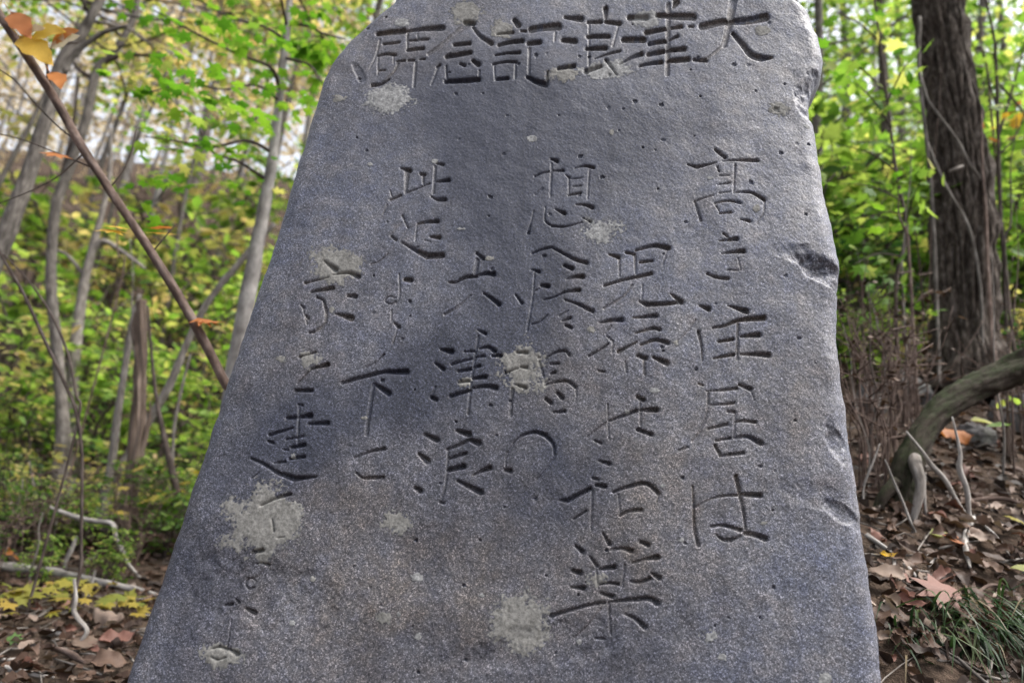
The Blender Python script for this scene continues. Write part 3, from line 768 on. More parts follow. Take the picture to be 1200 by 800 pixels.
    fine = fbm(PX * 0.06, PY * 0.06, 4, 92)
    stain_and_pits = 0.55 * blob(560, 190, 130, 130) + 0.5 * blob(600, 120, 160, 60) + 0.65 * blob(440, 470, 200, 55, -24) + 0.4 * blob(600, 330, 60, 120) + 0.3 * blob(300, 560, 90, 230, 20) + 0.55 * blob(720, 150, 120, 90) \
        + 0.35 * blob(600, 420, 120, 160) + 0.3 * blob(520, 600, 160, 60, -20) + 0.45 * blob(640, 560, 120, 90) + 0.3 * blob(760, 720, 120, 90) + 0.35 * blob(620, 780, 250, 60) + 0.4 * blob(200, 700, 80, 120)
    stain_and_pits = np.clip(1.3 * stain_and_pits * (0.45 + 1.1 * wob) + 0.45 * (fine - 0.55) + 0.3 * (wob - 0.5), 0, 1)
    stain_and_pits = np.clip(stain_and_pits - 0.5 * blob(900, 500, 110, 420) - 0.25 * blob(420, 250, 60, 120), 0, 1)
    stain_and_pits = np.clip(stain_and_pits + 0.55 * np.clip(pit / 0.003, 0, 1), 0, 1)  # the deeper the pit, the darker its colour
    warm = np.clip(1.0 * blob(430, 680, 300, 170) + 0.4 * blob(700, 650, 200, 200) + 0.6 * blob(680, 560, 110, 120) + 0.55 * blob(470, 60, 130, 60) + 0.6 * blob(930, 480, 60, 60) + 0.5 * blob(360, 430, 60, 100) + 0.6 * blob(640, 400, 60, 120) + 0.9 * (wob - 0.55), 0, 1)
    warm = np.clip(warm + 0.8 * np.clip(carve / 0.003, 0, 1) * (fine > 0.3), 0, 1)
    grain = np.clip(1.0 - 0.5 * blob(620, 190, 230, 150) - 0.3 * blob(600, 60, 260, 60) + 0.2 * (fine - 0.5), 0.35, 1)
    X = S_O + U[..., None] * S_U + Vv[..., None] * S_V + h[..., None] * S_N
    # sides and back rows: extra columns going round the slab
    TH = 0.24
    Bk = []
    nb = 26
    ang = np.linspace(0, 1, nb + 2)[1:-1]
    for a in ang:
        if a < 0.3:
            s = a / 0.3; uu = uR; dn = h[:, -1] - s * (TH - 0.04)
        elif a > 0.7:
            s = (1 - a) / 0.3; uu = uL; dn = h[:, 0] - s * (TH - 0.04)
        else:
            s = (a - 0.3) / 0.4; uu = uR + (uL - uR) * s
            dn = np.full(nr, -TH) - 0.02 * math.sin(s * math.pi)
        ns = 0.018 * (fbm(v * 12, v * 0 + a * 9, 3, 95) - 0.5)
        uu = uu + (ns if (a < 0.3) else (-ns if a > 0.7 else 0))
        Bk.append(S_O + uu[:, None] * S_U + v[:, None] * S_V + (dn + 0.5 * ns)[:, None] * S_N)
    Bk = np.stack(Bk, 1)
    full = np.concatenate([X, Bk], 1)
    nc = full.shape[1]
    # normals of the closed ring grid
    dx = np.roll(full, -1, 1) - np.roll(full, 1, 1)
    dy = np.gradient(full, axis=0)
    nn = np.cross(dx, dy); nn /= np.linalg.norm(nn, axis=2)[..., None] + 1e-12
    base_uv = on_stone(600, 900)
    base = S_O + (uL[0] + uR[0]) / 2 * S_U + v[0] * S_V - 0.12 * S_N
    root = thing("stone_monument", "tall grey inscribed stone slab with carved characters standing among the trees", "monument", base)
    i = np.arange(nr - 1)[:, None] * nc; j = np.arange(nc)[None]; k2 = (j + 1) % nc
    Q = np.stack([i + j, i + k2, i + nc + k2, i + nc + j], -1)
    padc = lambda a: np.concatenate([a, np.repeat(a[:, -1:], nb, 1) * 0 + 0.3], 1)
    st_f = padc(stain_and_pits).ravel(); wm_f = padc(warm).ravel(); gr_f = padc(grain).ravel()
    ow = np.concatenate([owner, np.full((nr, nb), -1, np.int16)], 1)
    flat = full.reshape(-1, 3) - base
    nflat = nn.reshape(-1, 3)
    fo = np.max(np.stack([ow[:-1, :], np.roll(ow, -1, 1)[:-1, :], ow[1:, :], np.roll(ow, -1, 1)[1:, :]]), 0)
    def sub(name, mask, mat, lift=None, attrs=True, cover=None):
        f = Q[mask]
        used, inv = np.unique(f, return_inverse=True)
        vv = flat[used]
        if lift is not None:
            vv = vv + nflat[used] * lift.ravel()[used][:, None]
        at = {"stain_and_pits": ('POINT', 'FLOAT', st_f[used]), "warm": ('POINT', 'FLOAT', wm_f[used]), "grain": ('POINT', 'FLOAT', gr_f[used])} if attrs else {"cover": ('POINT', 'FLOAT', padc(cover).ravel()[used])}
        return link_mesh(name, vv, inv.reshape(-1, 4).astype(np.int32), mat, root, True, None, at, nflat[used] if lift is None else None)
    sub("slab", fo < 0, 'stone')
    # close the crown with a cap fan
    top = flat[(nr - 1) * nc:]
    cen = top.mean(0)
    capV = np.vstack([top, cen[None]])
    kk = np.arange(nc)
    link_mesh("crown", capV, np.stack([kk, (kk + 1) % nc, np.full(nc, nc)], -1), 'stone', root, True, None, {"grain": ('POINT', 'FLOAT', np.full(nc + 1, 0.8))})
    names = {}
    for ci, (chx, where, _) in enumerate(INSCR):
        m = fo == ci
        if m.any():
            o = sub("carved_character", m, 'stone')
            o["label"] = "carved character %s in the %s" % (chx, where if where == "title row" else where + " counted from the right")
    # lichen crusts growing on the face
    lich = [(458, 116, 30, 20, 'grey', 0.0), (545, 15, 26, 15, 'tan', 0.1), (588, 36, 14, 14, 'tan', 0.25), (712, 82, 34, 13, 'grey', 0.0), (757, 22, 16, 11, 'grey', 0.12),
            (660, 88, 22, 12, 'tan', 0.2), (700, 272, 34, 18, 'grey', 0.18), (390, 312, 34, 27, 'tan', 0.02), (612, 432, 32, 36, 'tan', 0.14), (312, 612, 46, 38, 'tan', -0.12),
            (613, 728, 40, 38, 'tan', 0.04), (465, 610, 24, 20, 'tan', 0.2), (258, 768, 28, 18, 'tan', 0.12), (832, 745, 20, 11, 'grey', 0.2), (912, 127, 14, 9, 'tan', 0.02),
            (545, 448, 12, 9, 'tan', 0.25), (450, 722, 12, 9, 'tan', 0.25), (966, 795, 9, 11, 'grey', 0.0), (700, 678, 24, 14, 'tan', 0.3), (398, 116, 10, 6, 'tan', 0.1), (471, 27, 6, 3.5, 'grey', -0.5),
            (624, 164, 5, 3.5, 'grey', -0.3), (488, 676, 8, 5, 'grey', 0.1), (360, 420, 20, 14, 'tan', 0.28), (895, 35, 9, 5, 'tan', 0.0), (330, 420, 14, 8, 'tan', 0.3), (790, 402, 10, 8, 'tan', 0.3)]
    for _ in range(24):
        lich.append((rg.uniform(330, 960), rg.uniform(20, 780), rg.uniform(2.5, 6), rg.uniform(2, 4.5), 'grey' if rg.uniform() < 0.7 else 'tan', -0.05))
    n_a = fbm(PX * 0.055, PY * 0.055, 3, 101); n_b = fbm(PX * 0.42, PY * 0.42, 2, 102)
    for (cx, cy, rx, ry, kind, thr) in lich:
        x = (PX - cx) / rx; y = (PY - cy) / ry
        q = 1 - np.hypot(x, y) + 1.0 * (n_a - 0.5) + 0.75 * (n_b - 0.5)
        lift = np.clip((q - thr) * 0.0016, -0.0003, 0.0006) + 0.00015
        lift = lift - 0.00004 * 0
        mask_v = np.concatenate([(q > thr), np.zeros((nr, nb), bool)], 1)
        fm = (mask_v[:-1] & mask_v[1:] & np.roll(mask_v, -1, 1)[:-1] & np.roll(mask_v, -1, 1)[1:])
        if fm.sum() < 8: continue
        sub("lichen_patch", fm, 'lichen_' + kind, np.concatenate([lift, np.zeros((nr, nb))], 1), False, np.clip((q - thr) * 3.2, 0, 1))
    return root, base
stone_root, STONE_BASE = build_stone()

# ================================================================== GROUND
def graded(a, b, c0, n, p=2.2):
    t = np.linspace(-1, 1, n)
    s = np.sign(t) * np.abs(t) ** p
    return np.where(s < 0, c0 + s * (c0 - a), c0 + s * (b - c0))
gx = graded(-60, 60, 0.0, 301, 2.6)
gy = graded(-15, 75, 2.2, 321, 2.4)
GX, GY = np.meshgrid(gx, gy)
GZ = ground(GX, GY)
# keep the soil clear of the slab's face
i = np.arange(len(gy) - 1)[:, None] * len(gx); j = np.arange(len(gx) - 1)[None]
GF = np.stack([i + j, i + j + 1, i + len(gx) + j + 1, i + len(gx) + j], -1).reshape(-1, 4)
go = link_mesh("forest_floor", np.stack([GX, GY, GZ], -1).reshape(-1, 3), GF, 'soil')
tag(go, None, None, kind="structure")

def visible(p, margin=40):
    x, y = proj(p)
    return -margin < x < 1200 + margin and -margin < y < 800 + margin
# outline of the slab in the picture, to know which small things it hides
_sl = np.array([(462, -4), (430, 22), (390, 63), (366, 126), (320, 276), (265, 438), (214, 588), (164, 730), (140, 800), (98, 930)])
_sr = np.array([(944, -4), (965, 58), (951, 118), (976, 246), (988, 326), (983, 392), (999, 520), (1018, 640), (1038, 800), (1050, 930)])
def behind_stone(p, m=12):
    x, y = proj(p)
    return np.interp(y, _sl[:, 1], _sl[:, 0]) + m < x < np.interp(y, _sr[:, 1], _sr[:, 0]) - m and p[1] > 1.2

# ================================================================== PLANT BUILDERS
def sprays(rg, starts, dirs, length, nleaf, size, droop=0.25, tilt=0.45, sub=True):
    """leafy twigs: returns twig tubes and leaf frames"""
    tw, T, D, Nn, S = [], [], [], [], []
    for st, d in zip(starts, dirs):
        Ls = length * rg.uniform(0.6, 1.3)
        d = d / (np.linalg.norm(d) + 1e-9)
        side = np.cross(d, [0, 0, 1.0]); side /= np.linalg.norm(side) + 1e-9
        bend = rg.normal(0, 0.25)
        ts = np.linspace(0, 1, 5)
        pts = st + d * (ts * Ls)[:, None] + side * (bend * Ls * ts ** 2)[:, None] - np.array([0, 0, 1.0]) * (droop * Ls * ts ** 2)[:, None]
        r0 = 0.0025 + 0.004 * Ls
        tw.append(tube(np.column_stack([pts, np.linspace(r0, 0.001, 5)]), 4, 0, 1, 6))
        n = max(2, int(nleaf * rg.uniform(0.6, 1.3)))
        tt = rg.uniform(0.15, 1.0, n)
        pp = np.array([np.interp(tt, ts, pts[:, k]) for k in range(3)]).T
        sg = rg.choice([-1.0, 1.0], n)
        ld = d[None] * rg.uniform(0.2, 1.0, n)[:, None] + side[None] * (sg * rg.uniform(0.4, 1.1, n))[:, None] + rg.normal(0, 0.25, (n, 3))
        ld[:, 2] -= rg.uniform(0, 0.5, n)
        nn = np.array([0, 0, 1.0]) + rg.normal(0, tilt, (n, 3))
        # petiole offset
        pp = pp + ld / np.linalg.norm(ld, axis=1)[:, None] * size * 0.25
        T.append(pp); D.append(ld); Nn.append(nn); S.append(size * rg.uniform(0.6, 1.25, n))
    return tw, np.vstack(T), np.vstack(D), np.vstack(Nn), np.concatenate(S)

def shrub_parts(rg, h, spread, nstem, nspray, nleaf, size, kind, lenr=0.35, low=0.15, droop=0.25, thin=1.0):
    """a shrub about the origin"""
    stems, starts, dirs = [], [], []
    paths = []
    for s in range(nstem):
        a = rg.uniform(0, 2 * math.pi); e = rg.uniform(0.2, 1.0) * spread
        hh = h * rg.uniform(0.7, 1.0)
        k = rg.normal(0, (0.08 if thin == 1.0 else 0.04) * h, (4, 3)); k[:, 2] *= 0.2; k[0] = 0
        pts = np.array([[0.04 * math.cos(a), 0.04 * math.sin(a), -0.06], [e * .25 * math.cos(a), e * .25 * math.sin(a), hh * .35],
                        [e * .6 * math.cos(a), e * .6 * math.sin(a), hh * .7], [e * math.cos(a), e * math.sin(a), hh]]) + k
        r0 = (0.006 + 0.006 * h) * thin
        path = np.column_stack([pts, [r0, r0 * .75, r0 * .5, r0 * .2]])
        paths.append(path)
        stems.append(tube(path, 6, 0.1, s, 16))
    for q in range(nspray):
        p = paths[rg.integers(nstem)]
        t = rg.uniform(low, 1.0)
        x = np.linspace(0, 1, 4)
        st = np.array([np.interp(t, x, p[:, k]) for k in range(3)])
        a = rg.uniform(0, 2 * math.pi)
        starts.append(st); dirs.append(np.array([math.cos(a), math.sin(a), rg.uniform(-0.1, 0.7)]))
    tw, T, D, Nn, S = sprays(rg, starts, dirs, h * lenr, nleaf, size, droop)
    return stems, tw, T, D, Nn, S
_protos = {}
def shrub(key, label, cat, loc, rz, sc, group, **kw):
    rg = np.random.default_rng(kw.pop('seed', 1))
    if key not in _protos:
        mat = kw.pop('mat'); bark = kw.pop('bark', 'twig'); nm = kw.pop('name', 'shrub')
        st, tw, T, D, Nn, S = shrub_parts(rg, **kw)
        root = thing(nm, label, cat, loc, group)
        tubes_obj("stems", st + tw, bark, root)["kind"] = "stuff"
        leaves_joined("foliage", kw['kind'], T, D, Nn, S, rg.uniform(0, 1, len(T)), mat, root, (0, 0, 0))["kind"] = "stuff"
        _protos[key] = root
    else:
        src = _protos[key]
        root = src.copy(); COL.objects.link(root)
        for ch in src.children:
            c = ch.copy(); COL.objects.link(c); c.parent = root
        root["label"] = label
        if group: root["group"] = group
    root.location = loc
    root.rotation_euler = (0, 0, rz)
    root.scale = (sc, sc, sc)
    return root

def tree(name, label, path, mat, crown, group=None, nseg=12, branches=(), seed=1, relief=None, n=None, twigmat=None, leafparts=0, roots=()):
    """path: world rows (x,y,z,r) from base upward; crown: dict or None"""
    rg = np.random.default_rng(seed)
    path = np.asarray(path, float)
    base = np.array([path[0, 0], path[0, 1], gz(path[0, 0], path[0, 1])])
    root = thing(name, label, "tree", base, group)
    tubes_obj("trunk", [tube(path, nseg, 0.12, seed, n, relief=relief)], mat, root, base)
    for b in roots:
        tubes_obj("root", [tube(b, 8, 0.2, seed + 3)], mat, root, base)
    for b in branches:
        tubes_obj("branch", [tube(b, 7, 0.1, seed + 5)], twigmat or mat, root, base)
    if crown:
        c = dict(crown)
        starts, dirs, limbs = [], [], []
        top = path[-1, :3]
        cz = c.get('z0', 0.55)
        Lh = len(path) - 1
        for q in range(c['limbs']):
            t = rg.uniform(cz, 1.0) * Lh
            st = np.array([np.interp(t, np.arange(len(path)), path[:, k]) for k in range(4)])
            a = rg.uniform(0, 2 * math.pi)
            if 'dir' in c and rg.uniform() < 0.6:
                a = c['dir'] + rg.normal(0, 0.7)
            ln = c['reach'] * rg.uniform(0.45, 1.0)
            up = rg.uniform(0.05, 0.8)
            ts = np.linspace(0, 1, 5)
            d = np.array([math.cos(a), math.sin(a), up])
            pts = st[:3] + d * (ts * ln)[:, None] + rg.normal(0, 0.05 * ln, (5, 3)) * ts[:, None] - np.array([0, 0, 0.15 * ln]) * (ts ** 2)[:, None]
            r0 = min(st[3] * 0.4, 0.006 + 0.006 * ln)
            limbs.append(tube(np.column_stack([pts, np.linspace(r0, 0.003, 5)]), 5, 0.1, q, 9))
            for s in range(c['sprays']):
                u = rg.uniform(0.25, 1.0)
                starts.append(np.array([np.interp(u, ts, pts[:, k]) for k in range(3)]))
                b = a + rg.normal(0, 0.9)
                dirs.append(np.array([math.cos(b), math.sin(b), rg.uniform(-0.25, 0.5)]))
        tw, T, D, Nn, S = sprays(rg, starts, dirs, c.get('twig', 0.5), c['leaves'], c['size'], 0.25, c.get('tilt', 0.5))
        tubes_obj("limbs", limbs + tw, twigmat or mat, root, base)["kind"] = "stuff"
        rnd = rg.uniform(0, 1, len(T))
        leaves_joined("crown", c['kind'], T, D, Nn, S, rnd, c['mat'], root, base)["kind"] = "stuff"
    return root
def to_ground(path, first=True, sink=0.05):
    """let a stem whose lower end hangs in the air run on down to the soil"""
    path = [list(q) for q in path]
    e = path[0] if first else path[-1]
    z = gz(e[0], e[1])
    if e[2] > z + 0.02:
        q = [e[0], e[1], z - sink, e[3] * 1.1]
        path = ([q] + path) if first else (path + [q])
    return np.array(path)
def extend_up(path, z, lean=(0, 0), rtop=0.02):
    p = np.asarray(path, float)
    d = p[-1, :3] - p[-2, :3]; d /= np.linalg.norm(d)
    k = (z - p[-1, 2]) / max(d[2], 0.3)
    a = p[-1, :3] + d * k * 0.5 + np.array([lean[0], lean[1], 0]) * 0.4
    b = p[-1, :3] + d * k + np.array([lean[0], lean[1], 0])
    return np.vstack([p, [*a, (p[-1, 3] + rtop) / 2], [*b, rtop]])

# ================================================================== NAMED TREES OF THE PICTURE
# leaning grey tree cut by the picture's left border
pa = pixpath([(-46, 420, 24), (-12, 318, 22), (12, 262, 20), (38, 190, 17), (55, 135, 15), (72, 75, 16), (98, 36, 13), (122, -8, 10)], 4.3)
pa = extend_up(to_ground(pa), 7.5, (-0.4, 0.5))
tree("leaning_tree", "grey leaning tree forking above the brown and yellow leaves", pa, 'bark_grey',
     dict(limbs=14, sprays=10, leaves=10, size=0.085, reach=2.0, kind='ovate', mat='olive', z0=0.70), seed=3,
     branches=[pixpath([(74, 85, 9), (88, 62, 8), (118, 40, 6), (150, 30, 4)], 4.3)], twigmat='bark_grey')
# crooked grey tree with a swollen base
gb = G(73, 592)
yb = gb[1]
pb = pixpath([(74, 598, 26), (72, 560, 22), (74, 520, 18), (72, 470, 15), (66, 400, 13), (60, 345, 12), (60, 300, 11), (66, 240, 12), (84, 190, 11), (101, 140, 11), (109, 100, 10), (117, 78, 9), (138, 55, 8), (158, 18, 7), (170, -20, 6)], yb)
pb = extend_up(to_ground(pb), gb[2] + 6.5, (0.4, 0.4), 0.012)
tree("crooked_tree", "slim crooked grey tree with a swollen foot beyond the ground branches", pb, 'bark_grey',
     dict(limbs=16, sprays=7, leaves=8, size=0.08, reach=2.4, kind='maple', mat='green', z0=0.72), seed=5, twigmat='twig',
     branches=[pixpath([(110, 92, 7), (98, 86, 5), (86, 72, 4), (78, 40, 3)], yb), pixpath([(118, 76, 6), (140, 66, 5), (170, 65, 4), (215, 70, 2)], yb),
               pixpath([(66, 250, 7), (74, 200, 5), (84, 160, 4), (92, 90, 3)], yb)])
# fainter forked stem just behind it
yc = yb + 0.9
pc = pixpath([(88, 560, 16), (84, 470, 15), (90, 390, 13), (99, 330, 11), (108, 292, 10), (116, 262, 7), (128, 210, 5), (130, 150, 4)], yc)
tree("forked_sapling", "pale forked sapling standing close behind the crooked grey tree", to_ground(pc), 'dead', None, seed=7,
     branches=[pixpath([(108, 295, 8), (122, 283, 7), (150, 300, 5), (170, 315, 4)], yc), pixpath([(100, 325, 5), (80, 300, 4), (60, 290, 3)], yc)])
# broken rotten snag
gd = G(150, 628)
yd = gd[1]
pd = pixpath([(148, 632, 26), (150, 600, 19), (155, 560, 16), (160, 520, 17), (163, 470, 14), (165, 420, 13), (165, 385, 12), (166, 352, 9)], yd)
rs = lambda th, ln, r: r * (0.22 * np.sin(th * 5 + 3 * np.sin(ln * 6)) + 0.18 * (vnoise(th * 2.2, ln * 14, 5) - 0.5) * 2)
tree("broken_snag", "rotten reddish brown broken snag with a ragged top", to_ground(pd), 'rotten', None, seed=9, nseg=28, n=90, relief=rs,
     branches=[pixpath([(161, 405, 9), (157, 392, 7), (157, 376, 5), (159, 365, 2)], yd), pixpath([(158, 540, 9), (168, 520, 7), (175, 490, 4), (176, 470, 2)], yd),
               pixpath([(150, 600, 10), (140, 625, 8), (132, 650, 5)], yd - 0.02)])
# bleached leaning pole beside the snag
pe = pixpath([(130, 545, 9), (136, 500, 9), (143, 450, 8), (152, 395, 8), (158, 365, 6), (164, 345, 4)], yd + 0.12)
o = tubes_obj("leaning_pole", [tube(to_ground(pe), 9, 0.15, 3)], 'dead'); tag(o, "bleached grey dead pole leaning against the broken snag", "dead branch")
# dark sinuous stem right of the snag
pf = pixpath([(214, 600, 8), (207, 575, 8), (200, 545, 8), (192, 510, 7), (184, 470, 5), (178, 420, 4), (173, 358, 3)], yd - 0.15)
o = tubes_obj("bent_sapling", [tube(to_ground(pf), 8, 0.12, 5)], 'twig'); tag(o, "thin dark bending stem between the broken snag and the stone", "sapling")
# long slanting dead trunk up to the right
pg = pixpath([(128, 575, 11), (170, 500, 11), (200, 448, 10), (222, 395, 8), (245, 352, 8), (272, 318, 8), (299, 286, 7), (322, 262, 6)], yd + 0.45)
o = tubes_obj("leaning_dead_tree", [tube(to_ground(pg), 9, 0.15, 7)], 'dead'); tag(o, "long pale dead trunk slanting up behind the snag", "dead branch")
# thin forked pale sapling
ph = pixpath([(200, 560, 4), (204, 500, 4), (214, 450, 3), (223, 415, 2)], yd + 0.3)
o = tubes_obj("bleached_stem", [tube(to_ground(ph), 7, 0.1, 8)], 'dead'); tag(o, "thin upright bleached stem behind the dark bending stem", "stem")

# maple with a pale trunk right behind the stone's left edge; its near leaves are single objects
ym = 3.3
pm = pixpath([(262, 520, 22), (276, 430, 21), (288, 360, 20), (299, 300, 17), (309, 245, 15), (318, 195, 12), (324, 150, 11), (330, 90, 9), (338, 20, 8), (345, -60, 7)], ym)
pm = extend_up(to_ground(pm), 5.2, (0.2, 0.2))
def maple_tree():
    rg = np.random.default_rng(21)
    br = [([(340, 100, 6), (318, 80, 5), (285, 66, 4), (250, 50, 4), (212, 30, 3), (180, 12, 2)], 0.5),
          ([(322, 172, 6), (290, 165, 5), (250, 172, 4), (205, 165, 3), (170, 160, 2)], 0.35),
          ([(316, 205, 6), (280, 190, 4), (245, 175, 3), (226, 130, 2)], 0.2),
          ([(330, 110, 6), (300, 100, 4), (262, 105, 3), (220, 98, 3), (175, 108, 2)], 0.6),
          ([(336, 40, 6), (310, 32, 4), (268, 20, 3), (215, -10, 2)], 0.3),
          ([(345, 60, 5), (360, 75, 4), (372, 88, 3), (385, 110, 2)], 0.2),
          ([(340, 20, 5), (358, 30, 4), (380, 40, 3), (405, 46, 2)], 0.1)]
    br2 = []
    for pix, dy in br:
        m_ = len(pix)
        pix = [(px, py, w * 0.8, ym - dy * k / (m_ - 1)) for k, (px, py, w) in enumerate(pix)]
        x0 = np.interp(pix[0][1], [20, 90, 150, 195, 245], [338, 330, 324, 318, 309])
        pix[0] = (x0, pix[0][1] + 8, pix[0][2], ym)
        br2.append(pixpath(pix, ym))
    br = br2
    root = tree("maple_tree", "maple with pale smooth trunk and layered green leaves behind the stone", pm, 'bark_pale',
                dict(limbs=10, sprays=7, leaves=9, size=0.085, reach=1.3, kind='maple', mat='maple', z0=0.72, twig=0.4), seed=23, branches=br, twigmat='twig')
    base = np.array(root.location)
    bobj = [c for c in root.children if c.name.startswith('branch')]
    # leaf sprays in flat layers: (px, py, half width px, half height px, count, y)
    for (cx, cy, wx, hy, n, y) in [(185, 108, 42, 16, 16, ym - .55), (225, 88, 60, 14, 18, ym - .6), (265, 110, 50, 16, 18, ym - .5), (205, 56, 30, 10, 8, ym - .5), (230, 172, 40, 12, 14, ym - .35),
                                   (285, 178, 40, 14, 14, ym - .2), (180, 205, 32, 14, 9, ym - .3), (215, 215, 30, 12, 8, ym - .2), (300, 60, 40, 22, 16, ym - .3), (290, 20, 70, 18, 20, ym - .3),
                                   (345, 95, 40, 22, 20, ym - .2), (360, 60, 40, 26, 18, ym - .1), (170, 245, 30, 12, 7, ym - .2), (275, 145, 40, 12, 12, ym - .3), (395, 15, 45, 14, 14, ym - .1), (160, 15, 40, 14, 9, ym - .3), (335, 130, 26, 16, 9, ym - .1), (240, 130, 70, 14, 16, ym - .7), (150, 70, 40, 14, 9, ym - .6), (230, 30, 60, 16, 16, ym - .5), (200, 150, 60, 12, 12, ym - .6), (300, 225, 26, 14, 8, ym - .1)]:
        for q in range(n):
            p = P(cx + rg.uniform(-1, 1) * wx, cy + rg.normal(0, 0.6) * hy, y + rg.normal(0, 0.12))
            a = rg.uniform(0, 2 * math.pi)
            d = np.array([math.cos(a), math.sin(a), rg.uniform(-0.5, 0.05)])
            nn = np.array([0, 0, 1.0]) + rg.normal(0, 0.38, 3)
            leaf_obj('maple', q, 'maple' if rg.uniform() < 0.8 else 'green', rg.uniform(0, 1), p, d, nn, rg.uniform(0.045, 0.085), bobj[int(np.argmin([np.min(np.linalg.norm(b[:, :3] - p, axis=1)) for b in br])) % len(bobj)], base)
maple_tree()

# big dark tree on the right
g0 = G(1135, 452)
yt = 3.6
def bark_relief(th, ln, r):
    u = th * 0.17 / 0.024; vv = ln / 0.30
    w = u + 1.8 * (fbm(u * 0.6, vv * 0.9, 3, 6) - 0.5)
    rd = np.abs(2 * vnoise(w, vv + 0.4 * np.sin(u), 7) - 1)
    rd2 = np.abs(2 * vnoise(w * 2.1 + 5, vv * 2.6, 8) - 1)
    plate = sstep(0.02, 0.42, rd)
    fr = fbm(u * 2.2, vv * 5, 3, 9)
    but = 0.10 * np.cos(th * 2 + 0.6) + 0.07 * np.cos(th * 3 + 1.5)
    k = np.clip(r / 0.13, 0.4, 1.3)
    return k * (0.023 * (plate - 0.8) + 0.007 * (rd2 - 0.5) + 0.008 * (fr - 0.5)) + r * but * 0.5
pt = pixpath([(1132, 470, 116), (1131, 430, 92), (1131, 395, 78), (1131, 340, 71), (1130, 280, 70), (1126, 220, 66), (1120, 160, 60), (1113, 100, 56), (1105, 40, 54), (1097, -30, 53), (1088, -110, 51)], yt)
pt = to_ground(pt, sink=0.25)
pt = extend_up(pt, 8.0, (-0.1, 0.3), 0.06)
roots = []
for dx, dy, ln in ((-0.35, -0.25, 1), (0.3, -0.3, 1), (0.45, 0.1, 1), (-0.4, 0.15, 1)):
    c = pt[1, :3]
    pp = []
    for t, r in ((0.15, .07), (0.5, .055), (0.85, .035), (1.2, .015)):
        x, y = c[0] + dx * t, c[1] + dy * t
        pp.append([x, y, gz(x, y) + (0.10 if t < .3 else 0.02 - 0.03 * t), r])
    roots.append(np.array(pp))
tree("big_tree", "thick dark tree with deeply fissured bark and thin vines", pt, 'bark_dark',
     dict(limbs=34, sprays=11, leaves=11, size=0.11, reach=3.6, kind='ovate', mat='green', z0=0.80, twig=0.8), seed=31, nseg=240, n=440, relief=bark_relief, roots=roots, twigmat='bark_dark')
def vine(pix, lab, mat='bark_brown', y=None, cat="vine", name="climbing_vine"):
    p = pixpath(pix, y)
    o = tubes_obj(name, [tube(p, 7, 0.1, len(pix))], mat)
    return tag(o, lab, cat)
yv = yt - 0.17
vine([(1079, 90, 3, yv), (1088, 118, 3, yv - .02), (1104, 140, 3, yv - .03), (1124, 168, 3, yv - .03), (1138, 195, 3, yv - .02), (1151, 212, 2, yv)], "pale thin vine slanting across the upper trunk of the thick dark tree", 'dead')
vine([(1086, 165, 3, yv), (1098, 195, 3, yv - .02), (1114, 228, 3, yv - .03), (1132, 258, 3, yv - .03), (1142, 290, 3, yv - 0.02), (1150, 350, 3, yv - 0.02), (1152, 430, 3, yv - .03), (1153, 455, 3, yv - .05)], "thin vine running down the lower trunk of the thick dark tree", 'dead')
vine([(1078, 20, 4, yv + .02), (1077, 80, 4, yv), (1084, 150, 4, yv - .01), (1092, 230, 4, yv), (1097, 330, 4, yv - .02), (1100, 420, 4, yv - .06), (1101, 452, 4, yv - .10)], "grey vine climbing the side of the dark trunk nearest the stone", 'bark_grey')
vine([(1150, 130, 3, yv + .05), (1151, 190, 3, yv), (1155, 250, 4, yv - .02), (1158, 330, 5, yv - .06), (1163, 400, 6, yv - .12), (1168, 440, 6, yv - .2), (1170, 525, 7, yv - 0.45)], "brown vine hanging beside the dark trunk and reaching the ground", 'bark_brown')
vine([(1128, 195, 4, yv - .03), (1120, 198, 4, yv - .04), (1112, 201, 3, yv - .03)], "short broken twig stuck to the bark of the dark trunk", 'dead', cat="twig", name="bark_twig")

# mossy bent limb at the foot of the big tree
lg = G(1052, 592)
yl = max(lg[1], 2.05)
pl = pixpath([(1054, 608, 22, yl - .02), (1060, 572, 28, yl), (1067, 540, 28, yl + .02), (1084, 505, 28, yl + .05), (1110, 474, 29, yl + .08), (1150, 450, 31, yl + .1), (1195, 428, 33, yl + .1), (1240, 412, 36, yl + .08), (1300, 405, 40, yl + 0.05)], yl)
pl = np.vstack([pl, [pl[-1, 0] + 0.35, pl[-1, 1] + 0.1, gz(pl[-1, 0] + 0.35, pl[-1, 1] + 0.1) - 0.05, pl[-1, 3]]])
t0 = thing("mossy_limb", "thick moss covered limb arching up from the ground beside the stone", "fallen limb", (pl[0, 0], pl[0, 1], gz(pl[0, 0], pl[0, 1])))
bs = np.array(t0.location)
mr = lambda th, ln, r: r * (0.75 * (fbm(np.cos(th) * 2.5 + 3, np.sin(th) * 2.5 + ln * 9, 4, 3) - 0.5) + 0.25 * (fbm(np.cos(th) * 9 + 3, np.sin(th) * 9 + ln * 50, 2, 5) - 0.5))
tubes_obj("limb", [tube(to_ground(pl), 40, 0.12, 4, 140, relief=mr)], 'moss', t0, bs)
tubes_obj("root", [tube(pixpath([(1070, 528, 14, yl + .04), (1073, 545, 13, yl - .04), (1079, 566, 11, yl - .07), (1076, 588, 10, yl - .08), (1070, 612, 7, yl - .08)], yl), 14, 0.25, 6, 30)], 'dead', t0, bs)
tubes_obj("root", [tube(pixpath([(1050, 565, 16, yl - .02), (1036, 580, 13, yl - .03), (1026, 600, 9, yl - .03), (1020, 625, 6, yl - .04)], yl), 14, 0.15, 7, 30)], 'moss', t0, bs)

